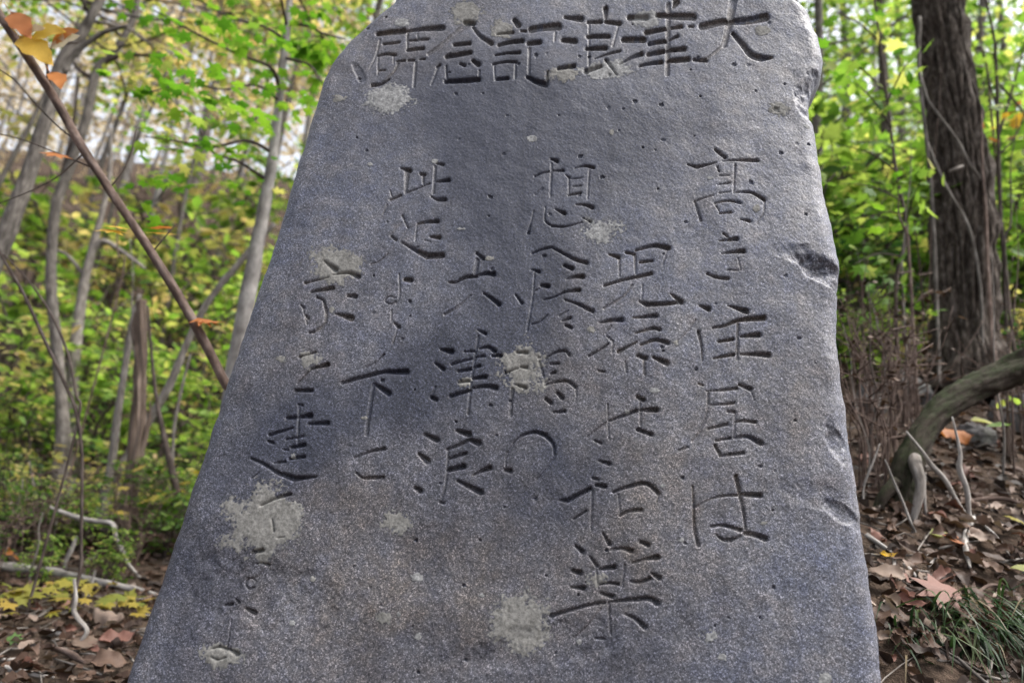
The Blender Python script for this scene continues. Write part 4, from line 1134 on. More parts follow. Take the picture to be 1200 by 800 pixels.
# ================================================================== SLANTING BRANCH AND ITS LEAVES
ys = 1.95
pi_ = pixpath([(-40, -50, 9), (0, 18, 9.5), (32, 66, 10), (62, 112, 10), (95, 170, 10), (128, 222, 10), (162, 272, 10), (198, 328, 10.5), (232, 386, 11), (262, 446, 11), (290, 505, 11.5)], ys)
base_b = pi_[-1]
pi_ = np.vstack([[pi_[0, 0] - 0.25, ys + 0.05, pi_[0, 2] + 0.5, 0.006], pi_, [base_b[0] + 0.16, ys, gz(base_b[0] + 0.16, ys) - 0.04, 0.013]])
tb = thing("slanting_sapling", "bare brown sapling slanting across to the stone's left edge", "sapling", (pi_[-1, 0], ys, gz(pi_[-1, 0], ys)))
bs = np.array(tb.location)
tubes_obj("stem", [tube(pi_, 14, 0.10, 4, 90)], 'bark_brown', tb, bs)
for pth in ([(62, 112, 3), (56, 82, 2.4), (48, 62, 2), (40, 54, 1.5)], [(95, 168, 2.5), (70, 150, 2), (40, 120, 1.8), (18, 95, 1.6), (-6, 78, 1.3)], [(112, 198, 2.2), (80, 185, 2), (30, 165, 1.6), (-10, 155, 1.2)],
            [(55, 100, 2), (56, 72, 2), (62, 55, 2), (92, 50, 1.5)], [(128, 222, 2), (150, 190, 1.6), (160, 150, 1.2)], [(178, 296, 2), (200, 270, 1.4), (208, 262, 1.0)], [(100, 178, 2), (70, 205, 1.6), (40, 222, 1.4), (-5, 240, 1.1)]):
    tubes_obj("side_twig", [tube(pixpath(pth, ys), 6, 0.08, 2)], 'twig', tb, bs)
for (px, py, l, ang, mat, rn) in [(12, 14, 34, 52, 'rust', .3), (22, 42, 46, 40, 'ochre', .4), (36, 44, 36, -12, 'ochre', .9), (60, 52, 32, -30, 'rust', .8), (58, 84, 20, 55, 'rust', .9), (28, 36, 22, -8, 'tan', .5), (58, 55, 34, -22, 'tan', .9)]:
    p = P(px, py, ys - 0.02); q = P(px + l * math.cos(R(ang)), py + l * math.sin(R(ang)), ys - 0.05)
    leaf_obj('fine', int(l), mat, rn, p, q - p, -C_F + 0.4 * C_U + 0.5 * C_R * math.sin(l), np.linalg.norm(q - p) * 1.1, tb, bs)
for (px, py, l, ang, mat, y) in [(232, 372, 16, 20, 'rust', ys), (236, 376, 20, 5, 'rust', ys), (176, 272, 26, 5, 'ochre', ys + .1), (150, 268, 30, -170, 'ochre', ys + .1), (178, 268, 24, -12, 'rust', ys + .1), (120, 268, 24, 10, 'ochre', ys + .1), (60, 178, 14, 30, 'rust', ys)]:
    p = P(px, py, y); q = P(px + l * math.cos(R(ang)), py + l * math.sin(R(ang)), y - 0.04)
    leaf_obj('maple', int(l), mat, .6, p, q - p, np.array([0, -0.5, 1.0]), np.linalg.norm(q - p) * 1.1, tb, bs)
# wiry dark twigs at the left border
for pth, lab in (([(-15, 268, 4), (5, 305, 4), (28, 345, 4), (52, 398, 4), (74, 445, 4), (88, 478, 4), (95, 520, 4), (96, 570, 4), (95, 640, 4), (94, 668, 4)], "long dark twig curving down to the fallen branch on the ground"),
                 ([(4, 298, 2), (30, 325, 2), (58, 365, 2.5), (78, 410, 3), (89, 462, 3), (90, 500, 3)], "fine dark twig crossing the long curving twig")):
    p = to_ground(pixpath(pth, 2.7), False)
    tag(tubes_obj("dark_twig", [tube(p, 7, 0.1, 3)], 'twig'), lab, "twig")

# ================================================================== STICKS ON THE GROUND
def ground_stick(pix, lab, mat, wsc=1.0, lift=1.6, name="fallen_stick", seed=1, branches=()):
    pts = []
    for (px, py, w) in pix:
        g = G(px, py)
        r = w * 0.5 / FPX * depth(g) * wsc
        pts.append([g[0], g[1], g[2] + r * lift + 0.014, r])
    pts = np.array(pts)
    # no jumps in distance: smooth the y run
    if len(pts) > 3:
        for _ in range(2):
            pts[1:-1, :3] = 0.25 * pts[:-2, :3] + 0.5 * pts[1:-1, :3] + 0.25 * pts[2:, :3]
    pts[:, 2] = np.maximum(pts[:, 2], ground(pts[:, 0], pts[:, 1]) + pts[:, 3] * 0.2)
    pts[:, 3] *= np.interp(np.linspace(0, 1, len(pts)), [0, .3, .7, 1], [0.8, 1, .9, 0.45])
    if mat == 'dead': mat = 'bleached'
    o = tubes_obj(name, [tube(pts, 9, 0.3, seed, 8 * len(pts))], mat)
    return tag(o, lab, "stick")
ground_stick([(-110, 672, 11), (-50, 672, 11), (20, 673, 11), (60, 680, 10), (95, 688, 9), (130, 694, 9), (175, 706, 9), (215, 716, 8)], "long grey fallen branch lying across the ground toward the stone", 'dead', name="fallen_branch", lift=1.2)
def prop_stick(pix, y, lab, mat, name="broken_stick", cat="stick", seed=1):
    p = pixpath(pix, y)
    return tag(tubes_obj(name, [tube(p, 9, 0.3, seed, 9 * len(pix))], mat), lab, cat)
def stick_at(pix, lab, mat, name="broken_stick", end=-1, seed=1, sink=True):
    """stands on the soil with one end"""
    g = G(pix[end][0], pix[end][1])
    p = pixpath(pix, g[1])
    p[:, 3] *= 0.82 * np.interp(np.linspace(0, 1, len(p)), [0, .3, .7, 1], [0.55, 1, 1.05, 0.8])
    p[1:-1, :3] += np.random.default_rng(seed).normal(0, 0.002, (len(p) - 2, 3))
    p = to_ground(p, end == 0)
    if mat == 'dead': mat = 'bleached'
    return tag(tubes_obj(name, [tube(p, 9, 0.3, seed, 9 * len(pix))], mat), lab, "stick")
stick_at([(87, 678, 7), (88, 700, 7), (87, 715, 7), (94, 725, 7), (99, 738, 7), (96, 750, 6), (86, 764, 5), (84, 770, 4)], "pale crooked stick hanging from the long fallen branch", 'dead', seed=3)
stick_at([(58, 593, 6), (66, 598, 6), (90, 606, 7), (112, 610, 7), (131, 615, 7), (136, 630, 6), (144, 648, 6), (152, 662, 5), (166, 678, 4)], "thin grey dead branch bent down at the snag's foot", 'dead', seed=4)
stick_at([(88, 560, 3), (80, 580, 3), (72, 594, 3), (66, 612, 3), (62, 640, 3)], "thin pale twig rising from the bent dead branch", 'dead', seed=5)
stick_at([(90, 628, 5), (84, 640, 6), (78, 655, 5), (75, 668, 5)], "short pale stub leaning behind the long fallen branch", 'dead', seed=6)
ground_stick([(36, 736, 4), (52, 726, 4), (66, 716, 4), (80, 706, 4)], "thin straight twig under the yellow leaves", 'bark_grey', seed=7)
ground_stick([(50, 748, 5), (68, 755, 6), (84, 757, 5)], "short pale twig among the brown leaves", 'dead', seed=8)
ground_stick([(58, 772, 7), (70, 774, 8), (84, 780, 9), (96, 790, 8)], "dark rotten stick half buried in the brown leaves", 'bark_brown', seed=9)
ground_stick([(-10, 783, 5), (6, 784, 5), (22, 781, 5)], "short tan twig at the edge of the leaf litter", 'dead', seed=10)
ground_stick([(-8, 792, 7), (12, 800, 7), (34, 803, 6), (60, 806, 6)], "pale curved branch under the leaf litter", 'dead', seed=11)
stick_at([(112, 668, 4), (108, 680, 4), (105, 694, 4)], "stubby pale twig standing behind the fallen branch", 'dead', seed=12)
# right side
stick_at([(1062, 505, 5), (1078, 530, 6), (1092, 545, 7), (1106, 562, 7), (1118, 582, 7), (1128, 598, 7), (1138, 612, 7)], "pale stick slanting down to a crossing of two sticks", 'dead', seed=13)
stick_at([(1116, 488, 5), (1124, 528, 6), (1127, 550, 7), (1133, 575, 7), (1137, 598, 7), (1140, 622, 6)], "pale upright stick crossing another pale stick", 'dead', seed=14)
ground_stick([(1142, 618, 6), (1130, 630, 6), (1129, 648, 6), (1134, 664, 7), (1138, 678, 6)], "pale curved stick below the two crossed sticks", 'dead', seed=15)
ground_stick([(1016, 640, 7), (1030, 650, 6), (1044, 658, 6), (1051, 662, 6), (1050, 672, 5), (1046, 682, 4)], "pale bent root beside the stone's right edge", 'dead', seed=16)
stick_at([(1037, 538, 3), (1046, 562, 4), (1057, 585, 4), (1066, 608, 4), (1074, 625, 3)], "thin pale shoot bending down in front of the mossy limb", 'dead', seed=17)
stick_at([(1031, 520, 3), (1022, 545, 3), (1014, 570, 3), (1012, 590, 3)], "fine pale shoot arching beside the stone", 'dead', seed=18)
stick_at([(1085, 553, 3), (1084, 575, 4), (1085, 595, 4), (1087, 610, 3)], "thin upright dead twig near the mossy limb's foot", 'dead', seed=19)
ground_stick([(1155, 625, 3), (1166, 636, 4), (1175, 646, 4), (1183, 657, 3)], "straight thin twig on the litter right of the curved stick", 'dead', seed=20)
ground_stick([(1136, 720, 3), (1142, 705, 3), (1158, 694, 4), (1174, 690, 4), (1182, 705, 3)], "brown bent twig above the grass tuft", 'bark_brown', seed=21)
ground_stick([(1088, 675, 3), (1096, 665, 3), (1107, 650, 2)], "thin tan twig in a dark gap of the litter", 'dead', seed=22)
ground_stick([(1060, 672, 5), (1068, 682, 6), (1077, 690, 4)], "short yellowish twig between fallen leaves", 'ochre' if False else 'dead', seed=23)
ground_stick([(1196, 600, 5), (1180, 590, 5), (1150, 590, 5), (1120, 600, 4)], "dark fallen twig behind the crossed sticks", 'bark_brown', seed=24)

# fine stems of the right undergrowth: saplings in a clump
rgv = np.random.default_rng(77)
fine = [(1012, 330, 1022, 560, 5), (1018, 400, 1012, 540, 7), (1030, 430, 1033, 560, 4), (1005, 380, 1018, 560, 3), (1048, 300, 1052, 520, 3), (1062, 320, 1058, 520, 3), (1040, 360, 1042, 560, 3),
        (1080, 250, 1072, 470, 3), (1090, 0, 1085, 470, 2), (1008, 290, 1040, 420, 3), (1036, 300, 1050, 430, 2), (1066, 200, 1078, 330, 3), (1178, 120, 1174, 300, 3), (1186, 240, 1180, 540, 4), (1194, 300, 1192, 560, 3),
        (1165, 300, 1180, 560, 4), (1000, 330, 1006, 470, 3), (1022, 340, 1030, 520, 3), (1176, 400, 1186, 540, 3), (1012, 300, 1000, 420, 2), (1160, 0, 1158, 95, 3), (1070, 140, 1064, 330, 3), (1046, 180, 1060, 300, 4)]
for q, (x0, y0, x1, y1, w) in enumerate(fine):
    if y1 < 500:
        yy = 3.0 + rgv.uniform(0, 1.0)
    else:
        yy = max(1.9, G(x1, y1)[1])
    n = 6
    t = np.linspace(0, 1, n)
    kk = np.cumsum(rgv.normal(0, 4.0, n))
    pth = [(x1 + (x0 - x1) * a + k, y1 + (y0 - y1) * a, w * 0.75 * (1.1 - 0.95 * a)) for a, k in zip(t, kk)]
    p = to_ground(pixpath(pth, yy))
    nm = 'bark_brown' if q % 3 else ('dead' if q % 2 else 'twig')
    o = tubes_obj("thin_stem", [tube(p, 6, 0.1, q)], nm)
    tag(o, "thin bare upright stem in the undergrowth right of the stone", "stem", "bare stems in the undergrowth right of the stone")
finel = [(18, 640, 30, 560, 3), (45, 640, 40, 560, 3), (38, 690, 48, 600, 3), (230, 560, 240, 440, 3), (60, 640, 52, 540, 3), (128, 640, 132, 540, 3), (222, 590, 214, 470, 2), (140, 330, 143, 180, 2), (160, 480, 150, 280, 2)]
for q, (x1, y1, x0, y0, w) in enumerate(finel):
    yy = G(x1, y1)[1] if y1 > 540 else 5.0
    t = np.linspace(0, 1, 6); kk = np.cumsum(rgv.normal(0, 2.5, 6))
    p = to_ground(pixpath([(x1 + (x0 - x1) * a + k, y1 + (y0 - y1) * a, w * (1.1 - 0.6 * a)) for a, k in zip(t, kk)], yy))
    tag(tubes_obj("thin_stem", [tube(p, 6, 0.1, q)], 'bark_brown' if q % 2 else 'dead'), "thin bare upright stem in the undergrowth left of the stone", "stem", "bare stems in the undergrowth left of the stone")

# ================================================================== ROCKS
def rock(px, py, wpx, hpx, lab, seed):
    g = G(px, py)
    s = wpx * 0.5 / FPX * depth(g); hz = hpx * 0.5 / FPX * depth(g)
    n, m_ = 40, 26
    th = np.linspace(0, 2 * math.pi, n, endpoint=False); ph = np.linspace(-math.pi / 2, math.pi / 2, m_)
    TH, PH = np.meshgrid(th, ph)
    x, y, z = np.cos(TH) * np.cos(PH), np.sin(TH) * np.cos(PH), np.sin(PH)
    k = 1 + 1.1 * (fbm(x * 1.6 + seed, y * 1.6 + z * 1.9, 3, seed) - 0.5) - 0.35 * np.abs(vnoise(x * 2.6 + seed, y * 2.6 - z * 2.2, seed + 2) - 0.5) + 0.3 * (fbm(x * 6 + seed, y * 6 + z * 5, 3, seed + 4) - 0.5)
    V = np.stack([x * k * s, y * k * s * 0.8, z * k * hz], -1).reshape(-1, 3)
    i = np.arange(m_ - 1)[:, None] * n; j = np.arange(n)[None]; kk = (j + 1) % n
    F = np.stack([i + j, i + kk, i + n + kk, i + n + j], -1).reshape(-1, 4)
    o = link_mesh("mossy_rock", V, F, 'rock', None, True, (g[0], g[1], g[2] + hz * 0.35))
    tag(o, lab, "rock")
rock(1122, 468, 66, 56, "rounded pale rock at the foot of the thick dark tree", 3)
rock(1062, 470, 54, 50, "mossy rock between the stone and the thick dark tree", 5)
rock(1142, 520, 48, 40, "grey lichen covered rock under the mossy limb", 8)
rock(1192, 505, 60, 60, "grey rock beyond the mossy limb's upper part", 11)
rock(1020, 485, 36, 50, "small pale rock close behind the stone's right edge", 14)

# ================================================================== SHRUBS AND SAPLINGS
def place(key, label, px, py, y, rz, sc, group, cat="shrub", **kw):
    p = P(px, py, y)
    return shrub(key, label, cat, (p[0], p[1], gz(p[0], p[1]) - 0.02), rz, sc, group, **kw)
K_UND = dict(h=1.0, spread=0.45, nstem=6, nspray=70, nleaf=9, size=0.075, kind='ovate', mat='green', seed=41, name='leafy_shrub')
K_DEEP = dict(h=1.0, spread=0.5, nstem=6, nspray=60, nleaf=8, size=0.075, kind='ovate', mat='deep', seed=43, name='dark_shrub')
K_MAP = dict(h=1.2, spread=0.5, nstem=4, nspray=60, nleaf=8, size=0.09, kind='maple', mat='green', seed=45, name='maple_sapling')
K_OLV = dict(h=1.0, spread=0.5, nstem=6, nspray=55, nleaf=8, size=0.07, kind='ovate', mat='olive', seed=47, name='fading_shrub')
K_MID = dict(h=1.0, spread=0.5, nstem=5, nspray=75, nleaf=9, size=0.085, kind='ovate', mat='green2', seed=49, name='leafy_shrub')
K_DRY = dict(h=0.6, spread=0.32, nstem=13, nspray=30, nleaf=2, size=0.028, kind='ovate', mat='litter', bark='bark_brown', seed=51, name='dry_bush', lenr=0.22, low=0.35, thin=0.36, droop=0.0)
rgs = np.random.default_rng(5)
GL = "green shrubs on the slope left of the stone"
lab_l = {'u': ("bright green leafy shrub on the slope left of the stone", K_UND), 'd': ("dark green shrub on the slope left of the stone", K_DEEP),
         'v': ("mid green broad leaved shrub on the slope left of the stone", K_MID), 'b': ("nearly leafless dry brown bush on the slope left of the stone", K_DRY), 'm': ("young maple bush on the slope left of the stone", K_MAP), 'o': ("shrub with fading yellow leaves on the slope left of the stone", K_OLV)}
lab_r = {'u': ("bright green leafy shrub on the bank right of the stone", K_UND), 'd': ("dark green shrub on the bank right of the stone", K_DEEP),
         'v': ("mid green broad leaved shrub on the bank right of the stone", K_MID), 'b': ("nearly leafless dry brown bush on the bank right of the stone", K_DRY), 'm': ("young maple bush on the bank right of the stone", K_MAP), 'o': ("shrub with fading yellow leaves on the bank right of the stone", K_OLV)}
def size_word(s):
    return "ankle-high " if s <= 0.45 else "knee-high " if s <= 0.8 else "waist-high " if s < 1.5 else "tall " if s < 2.3 else "very tall far "
grp = {'v': "mid green shrubs ", 'b': "dry bushes ", 'u': "bright green shrubs ", 'd': "dark green shrubs ", 'm': "young maple bushes ", 'o': "fading shrubs "}
for (k, px, y, sc) in [('u', 20, 6.0, 1.0), ('m', 120, 6.5, 1.25), ('u', 210, 6.2, 1.3), ('u', 270, 5.6, 1.2), ('d', 60, 6.2, 0.7), ('o', -30, 6.6, 1.4), ('o', 190, 8.0, 1.9), ('u', 60, 8.2, 1.8), ('u', 270, 8.4, 2.0), ('m', -20, 8.6, 1.8), ('d', 150, 8.4, 1.2),
                       ('o', 110, 9.8, 2.2), ('u', 190, 10.2, 2.5), ('m', 20, 10.5, 2.5), ('u', 320, 10.0, 2.6), ('o', 250, 12, 3.0), ('o', 80, 12.5, 3.0), ('m', 150, 13.0, 3.0), ('o', -40, 12.5, 3.0), ('u', 330, 13.5, 3.2), ('d', 230, 6.0, 0.55), ('u', 160, 5.4, 0.5), ('d', 20, 5.2, 0.45), ('u', 245, 5.0, 0.5), ('o', 100, 5.3, 0.4), ('u', 5, 4.6, 0.45), ('m', 235, 4.6, 0.35), ('v', 40, 3.9, 0.4), ('u', 110, 4.0, 0.38), ('v', 185, 4.2, 0.5), ('b', 60, 3.6, 0.9), ('b', 20, 3.2, 0.8), ('b', 170, 3.7, 0.8), ('b', 200, 4.2, 0.9), ('v', 5, 3.4, 0.3), ('u', 150, 3.4, 0.28), ('v', 215, 3.9, 0.42), ('u', 70, 3.3, 0.25), ('o', 30, 4.3, 0.5), ('o', 150, 4.6, 0.55)]:
    lab, kw = lab_l[k]
    lab = size_word(sc) + lab
    place(k, lab, px, 560, y, rgs.uniform(0, 6.28), sc, size_word(sc) + grp[k] + "left of the stone", **dict(kw))
for (k, px, y, sc) in [('m', 985, 4.6, 1.55), ('u', 1030, 4.4, 1.2), ('v', 1060, 5.2, 1.7), ('m', 1035, 6.0, 2.2), ('d', 1012, 4.2, 1.0), ('v', 1190, 4.8, 1.3), ('m', 1210, 5.6, 1.9), ('u', 1130, 6.5, 2.4), ('o', 1050, 4.3, 0.6), ('u', 1010, 3.6, 0.5), ('o', 1180, 4.3, 0.7),
                       ('d', 1040, 7.5, 2.4), ('u', 980, 7.8, 2.9), ('v', 1090, 8.5, 3.2), ('m', 1180, 8.2, 3.0), ('u', 1240, 7.0, 2.4), ('o', 1000, 10.5, 3.6), ('u', 1120, 11, 4.0), ('u', 1220, 11, 4.0), ('d', 1190, 6.4, 1.1), ('u', 930, 6.0, 2.0), ('o', 1040, 3.7, 0.45), ('u', 1070, 3.9, 0.4), ('d', 1195, 3.9, 0.5), ('v', 1000, 5.4, 1.8), ('v', 1040, 4.9, 1.5), ('v', 1175, 5.2, 1.6), ('b', 1012, 2.3, 0.9), ('b', 1035, 2.5, 1.0), ('b', 1065, 2.9, 1.0), ('b', 1020, 2.9, 1.1), ('b', 1185, 2.7, 0.9), ('b', 1050, 3.3, 1.1), ('b', 1195, 3.3, 1.1), ('v', 1095, 5.8, 2.2), ('v', 960, 5.0, 1.7)]:
    lab, kw = lab_r[k]
    lab = size_word(sc) + lab
    place(k, lab, px, 420, y, rgs.uniform(0, 6.28), sc, size_word(sc) + grp[k] + "right of the stone", **dict(kw))

# one nearer sapling right of the stone whose leaves are single objects
def near_sapling():
    rg = np.random.default_rng(61)
    y0 = 3.2
    path = to_ground(pixpath([(1052, 420, 5), (1050, 330, 5), (1062, 270, 5), (1050, 200, 4), (1040, 120, 3), (1030, 40, 3), (1020, -40, 2)], y0))
    base = np.array([path[0, 0], path[0, 1], gz(path[0, 0], path[0, 1])])
    root = thing("leafy_sapling", "slender leafy green sapling between the stone and the thick dark tree", "sapling", base)
    tubes_obj("stem", [tube(path, 8, 0.1, 3)], 'twig', root, base)
    for (px, py, ex, ey) in [(1050, 200, 985, 170), (1045, 150, 1000, 95), (1040, 110, 975, 60), (1058, 250, 1010, 262), (1060, 270, 1080, 210), (1040, 120, 1075, 60), (1032, 50, 980, 15), (1055, 300, 1000, 310), (1056, 235, 985, 215), (1051, 330, 1020, 350)]:
        a = P(px, py, y0); b = P(ex, ey, y0 - rg.uniform(0.05, 0.35))
        br = np.array([[*a, .005], [*((a + b) / 2 + [0, 0, 0.03]), .0035], [*b, .0015]])
        bo = tubes_obj("branch", [tube(br, 5, 0.05, 2)], 'twig', root, base)
        for q in range(15):
            t = rg.uniform(0.1, 1.1)
            p = a + (b - a) * t + rg.normal(0, 0.05, 3)
            d = (b - a) / np.linalg.norm(b - a) + rg.normal(0, 0.6, 3); d[2] -= 0.3
            leaf_obj('maple' if q % 3 else 'ovate', q, 'green' if rg.uniform() < 0.75 else 'maple', rg.uniform(0, 1), p, d, np.array([0, -.2, 1.0]) + rg.normal(0, 0.45, 3), rg.uniform(0.05, 0.095), bo, base)
near_sapling()
# dark glossy bush and coloured twigs near the right border
def twig_bush():
    rg = np.random.default_rng(63)
    y0 = 3.9
    path = to_ground(pixpath([(1180, 400, 5), (1176, 300, 5), (1172, 240, 5), (1168, 95, 4), (1164, 40, 3), (1150, -20, 2)], y0))
    base = np.array([path[0, 0], path[0, 1], gz(path[0, 0], path[0, 1])])
    root = thing("twiggy_sapling", "twiggy sapling with a few orange leaves beyond the thick dark trunk", "sapling", base)
    tubes_obj("stem", [tube(path, 8, 0.1, 3)], 'twig', root, base)
    for pp in ([(1170, 160, 4), (1185, 110, 3), (1196, 70, 2), (1205, 40, 2)], [(1172, 100, 3), (1190, 120, 3), (1205, 140, 2)], [(1170, 130, 3), (1160, 100, 2), (1152, 60, 2)], [(1172, 180, 3), (1190, 160, 2), (1202, 130, 2)]):
        tubes_obj("branch", [tube(pixpath(pp, y0), 5, 0.05, 2)], 'twig', root, base)
    for q in range(46):
        px, py = [(1175, 130), (1165, 140), (1190, 60), (1185, 30), (1195, 90), (1160, 60), (1188, 190)][q % 7]
        p = P(px + rg.normal(0, 12), py + rg.normal(0, 14), y0 + rg.normal(0, 0.1))
        o = q % 7 in (0, 1)
        leaf_obj('maple', q, 'ochre' if (o and q % 2) else ('rust' if o else 'green'), rg.uniform(0, 1), p, rg.normal(0, 1, 3), np.array([0, -.3, 1.0]) + rg.normal(0, 0.5, 3), rg.uniform(0.05, 0.09), root, base)
twig_bush()

# ================================================================== FARTHER TREES
def far_tree(px, y, h, r, lab, mat, leafmat, seed, group, lean=0.0, kind='ovate', size=0.12, limbs=22, reach=2.4, sprays_=8, leaves=9, z0=0.4):
    rg = np.random.default_rng(seed)
    p = P(px, 560, y)
    x, yy = p[0], p[1]; z = gz(x, yy)
    pts = []
    for t in np.linspace(0, 1, 7):
        pts.append([x + lean * t * h + rg.normal(0, 0.06), yy + rg.normal(0, 0.06), z - 0.15 + (h + 0.15) * t, r * (1.05 - 0.85 * t)])
    tree("forest_tree", lab, pts, mat, dict(limbs=limbs, sprays=sprays_, leaves=leaves, size=size, reach=reach, kind=kind, mat=leafmat, z0=z0, twig=0.8), group, 9, seed=seed, twigmat='dead')
for k, (px, y, h, r, lean, mat, lm) in enumerate([(-150, 9, 8.5, .05, .1, 'bark_grey', 'olive'), (30, 11, 10, .04, .05, 'bark_grey', 'olive'), (150, 10, 9, .035, -.05, 'bark_grey', 'green'), (230, 12, 11, .05, .04, 'bark_grey', 'green'), (310, 11, 10, .11, .06, 'bark_grey', 'green'),
                                                    (90, 15, 12, .07, 0, 'bark_pale', 'tan'), (190, 16, 12, .07, .05, 'bark_grey', 'tan'), (280, 17, 13, .09, 0, 'bark_pale', 'olive'), (0, 17, 13, .08, .06, 'bark_grey', 'tan'), (380, 15, 12, .12, 0, 'bark_grey', 'green'), (140, 21, 14, .16, 0, 'bark_grey', 'olive'), (330, 22, 14, .16, 0, 'bark_grey', 'tan'), (50, 24, 15, .16, 0, 'bark_pale', 'tan'), (240, 25, 15, .17, 0, 'bark_grey', 'tan')]):
    nm = {'olive': "forest tree with yellowing leaves on the slope behind, left of the stone", 'tan': "forest tree with thin tan autumn leaves on the slope behind", 'green': "slim forest tree with green leaves on the slope behind, left of the stone"}[lm]
    far_tree(px, y, h, r, nm, mat, lm, 100 + k, {'olive': "yellowing forest trees behind on the left", 'tan': "tan leaved forest trees behind", 'green': "green forest trees behind on the left"}[lm], lean, size=0.14 if y < 14 else 0.20, limbs=24, leaves=10)
for k, (px, y, h, r, lean, mat, lm) in enumerate([(985, 8, 8, .09, -.03, 'bark_grey', 'green'), (1060, 9.5, 10, .1, 0, 'bark_dark', 'green'), (1190, 9, 9, .1, .02, 'bark_grey', 'green'), (1010, 13, 11, .12, 0, 'bark_grey', 'green'), (1130, 13, 12, .13, 0, 'bark_dark', 'green'), (1230, 13, 11, .12, 0, 'bark_grey', 'green'), (940, 12, 11, .12, 0, 'bark_grey', 'green'), (1080, 18, 13, .15, 0, 'bark_grey', 'green'), (1180, 19, 13, .15, 0, 'bark_grey', 'green')]):
    far_tree(px, y, h, r, "leafy green forest tree on the bank behind, right of the stone", mat, lm, 140 + k, "green forest trees behind on the right", lean, size=0.13 if y < 11 else 0.17, limbs=24, leaves=9, z0=0.25)

# the wood on the far slope, which reads as one mass
def woodland(name, lab, n, xr, yr, hr, size, mat, seed):
    rg = np.random.default_rng(seed)
    nc = n // 40
    cy = rg.uniform(*yr, nc); cx = rg.uniform(*xr, nc) * cy; cz = ground(cx, cy) + rg.uniform(*hr, nc)
    T = np.repeat(np.stack([cx, cy, cz], -1), 40, 0) + rg.normal(0, 1, (nc * 40, 3)) * [0.9, 0.9, 0.5]
    D = rg.normal(0, 1, T.shape); Nn = np.array([0, 0, 1.0]) + rg.normal(0, 0.7, T.shape)
    tr = []
    for q in range(34):
        y = rg.uniform(*yr); x = rg.uniform(*xr) * y; z = gz(x, y)
        tr.append(tube(np.array([[x, y, z - .2, .08], [x + rg.normal(0, .3), y, z + 4, .06], [x + rg.normal(0, .6), y, z + 9, .03]]), 6, 0.1, q, 8))
    root = thing(name, lab, "woodland", (0, yr[0], gz(0, yr[0])))
    root["kind"] = "stuff"
    b = np.array(root.location)
    tubes_obj("trunks", tr, 'bark_pale', root, b)["kind"] = "stuff"
    leaves_joined("foliage", 'ovate', T, D, Nn, rg.uniform(0.7, 1.3, len(T)) * size, rg.uniform(0, 1, len(T)), mat, root, b)["kind"] = "stuff"
woodland("far_woodland", "far off tan autumn wood on the slope left of the stone", 16000, (-0.85, -0.1), (24, 44), (0.5, 9), 0.26, 'tan', 301)
woodland("far_woodland", "far off green wood on the slope right of the stone", 9000, (0.3, 0.85), (20, 36), (0.5, 9), 0.26, 'green', 302)

# ================================================================== GRASS TUFT, LOW PLANTS
def grass_tuft(px, py, n, hgt, lab, seed, y=None):
    rg = np.random.default_rng(seed)
    g = G(px, py)
    root = thing("grass_tuft", lab, "grass", g)
    meshes = []
    for m_ in range(8):
        k = 7; t = np.linspace(0, 1, k)
        out = rg.uniform(0.5, 0.95); dr = rg.uniform(0.5, 1.2); w = 0.0028 * (1 - t ** 2 * 0.95)
        x = out * t; z = 0.55 * t - dr * t ** 2.2
        V = []
        for i_ in range(k):
            V += [[x[i_], -w[i_] / hgt, z[i_]], [x[i_], w[i_] / hgt, z[i_] + 0.004]]
        F = np.array([[2 * i_, 2 * i_ + 1, 2 * i_ + 3, 2 * i_ + 2] for i_ in range(k - 1)])
        o = link_mesh("blade", np.array(V) * hgt, F, 'grass', root, True, None, {"rnd": ('FACE', 'FLOAT', np.full(len(F), m_ / 7.0))})
        meshes.append(o.data)
        bpy.data.objects.remove(o)
    for q in range(n):
        o = bpy.data.objects.new("blade", meshes[int(rg.integers(8)) if q % 3 else int(rg.integers(4))])
        COL.objects.link(o); o.parent = root
        dx, dy = rg.normal(0, 0.05), rg.normal(0, 0.035)
        o.location = (dx, dy, gz(g[0] + dx, g[1] + dy) - g[2] - 0.01)
        o.rotation_euler = (rg.normal(0, 0.15), rg.normal(0, 0.25), rg.normal(-math.pi / 2, 0.8))
        s = rg.uniform(0.6, 1.25); o.scale = (s, s, s)
grass_tuft(1128, 730, 90, 0.2, "dark green grass tuft drooping over the bank edge below the reddish leaf", 1)
grass_tuft(1178, 732, 110, 0.22, "dark green grass tuft hanging over the bank under the bent brown twig", 2)
grass_tuft(1225, 730, 50, 0.28, "grass tuft on the bank beyond the hanging tufts", 4)
grass_tuft(1066, 735, 40, 0.17, "sparse withered grass tuft between the stone and the reddish leaf", 3)

# ================================================================== LEAF LITTER
rgl = np.random.default_rng(90)
def litter_frames(xy, rg, flat=0.55):
    n = len(xy)
    z = ground(xy[:, 0], xy[:, 1])
    e = 0.02
    nx = -(ground(xy[:, 0] + e, xy[:, 1]) - z) / e; ny = -(ground(xy[:, 0], xy[:, 1] + e) - z) / e
    nr = np.stack([nx, ny, np.ones(n)], -1) + rg.normal(0, flat, (n, 3))
    a = rg.uniform(0, 2 * math.pi, n)
    D = np.stack([np.cos(a), np.sin(a), -(nx * np.cos(a) + ny * np.sin(a)) * -1.0 * -1.0], -1)
    return np.column_stack([xy, z + rg.uniform(0.004, 0.03, n)]), D, nr
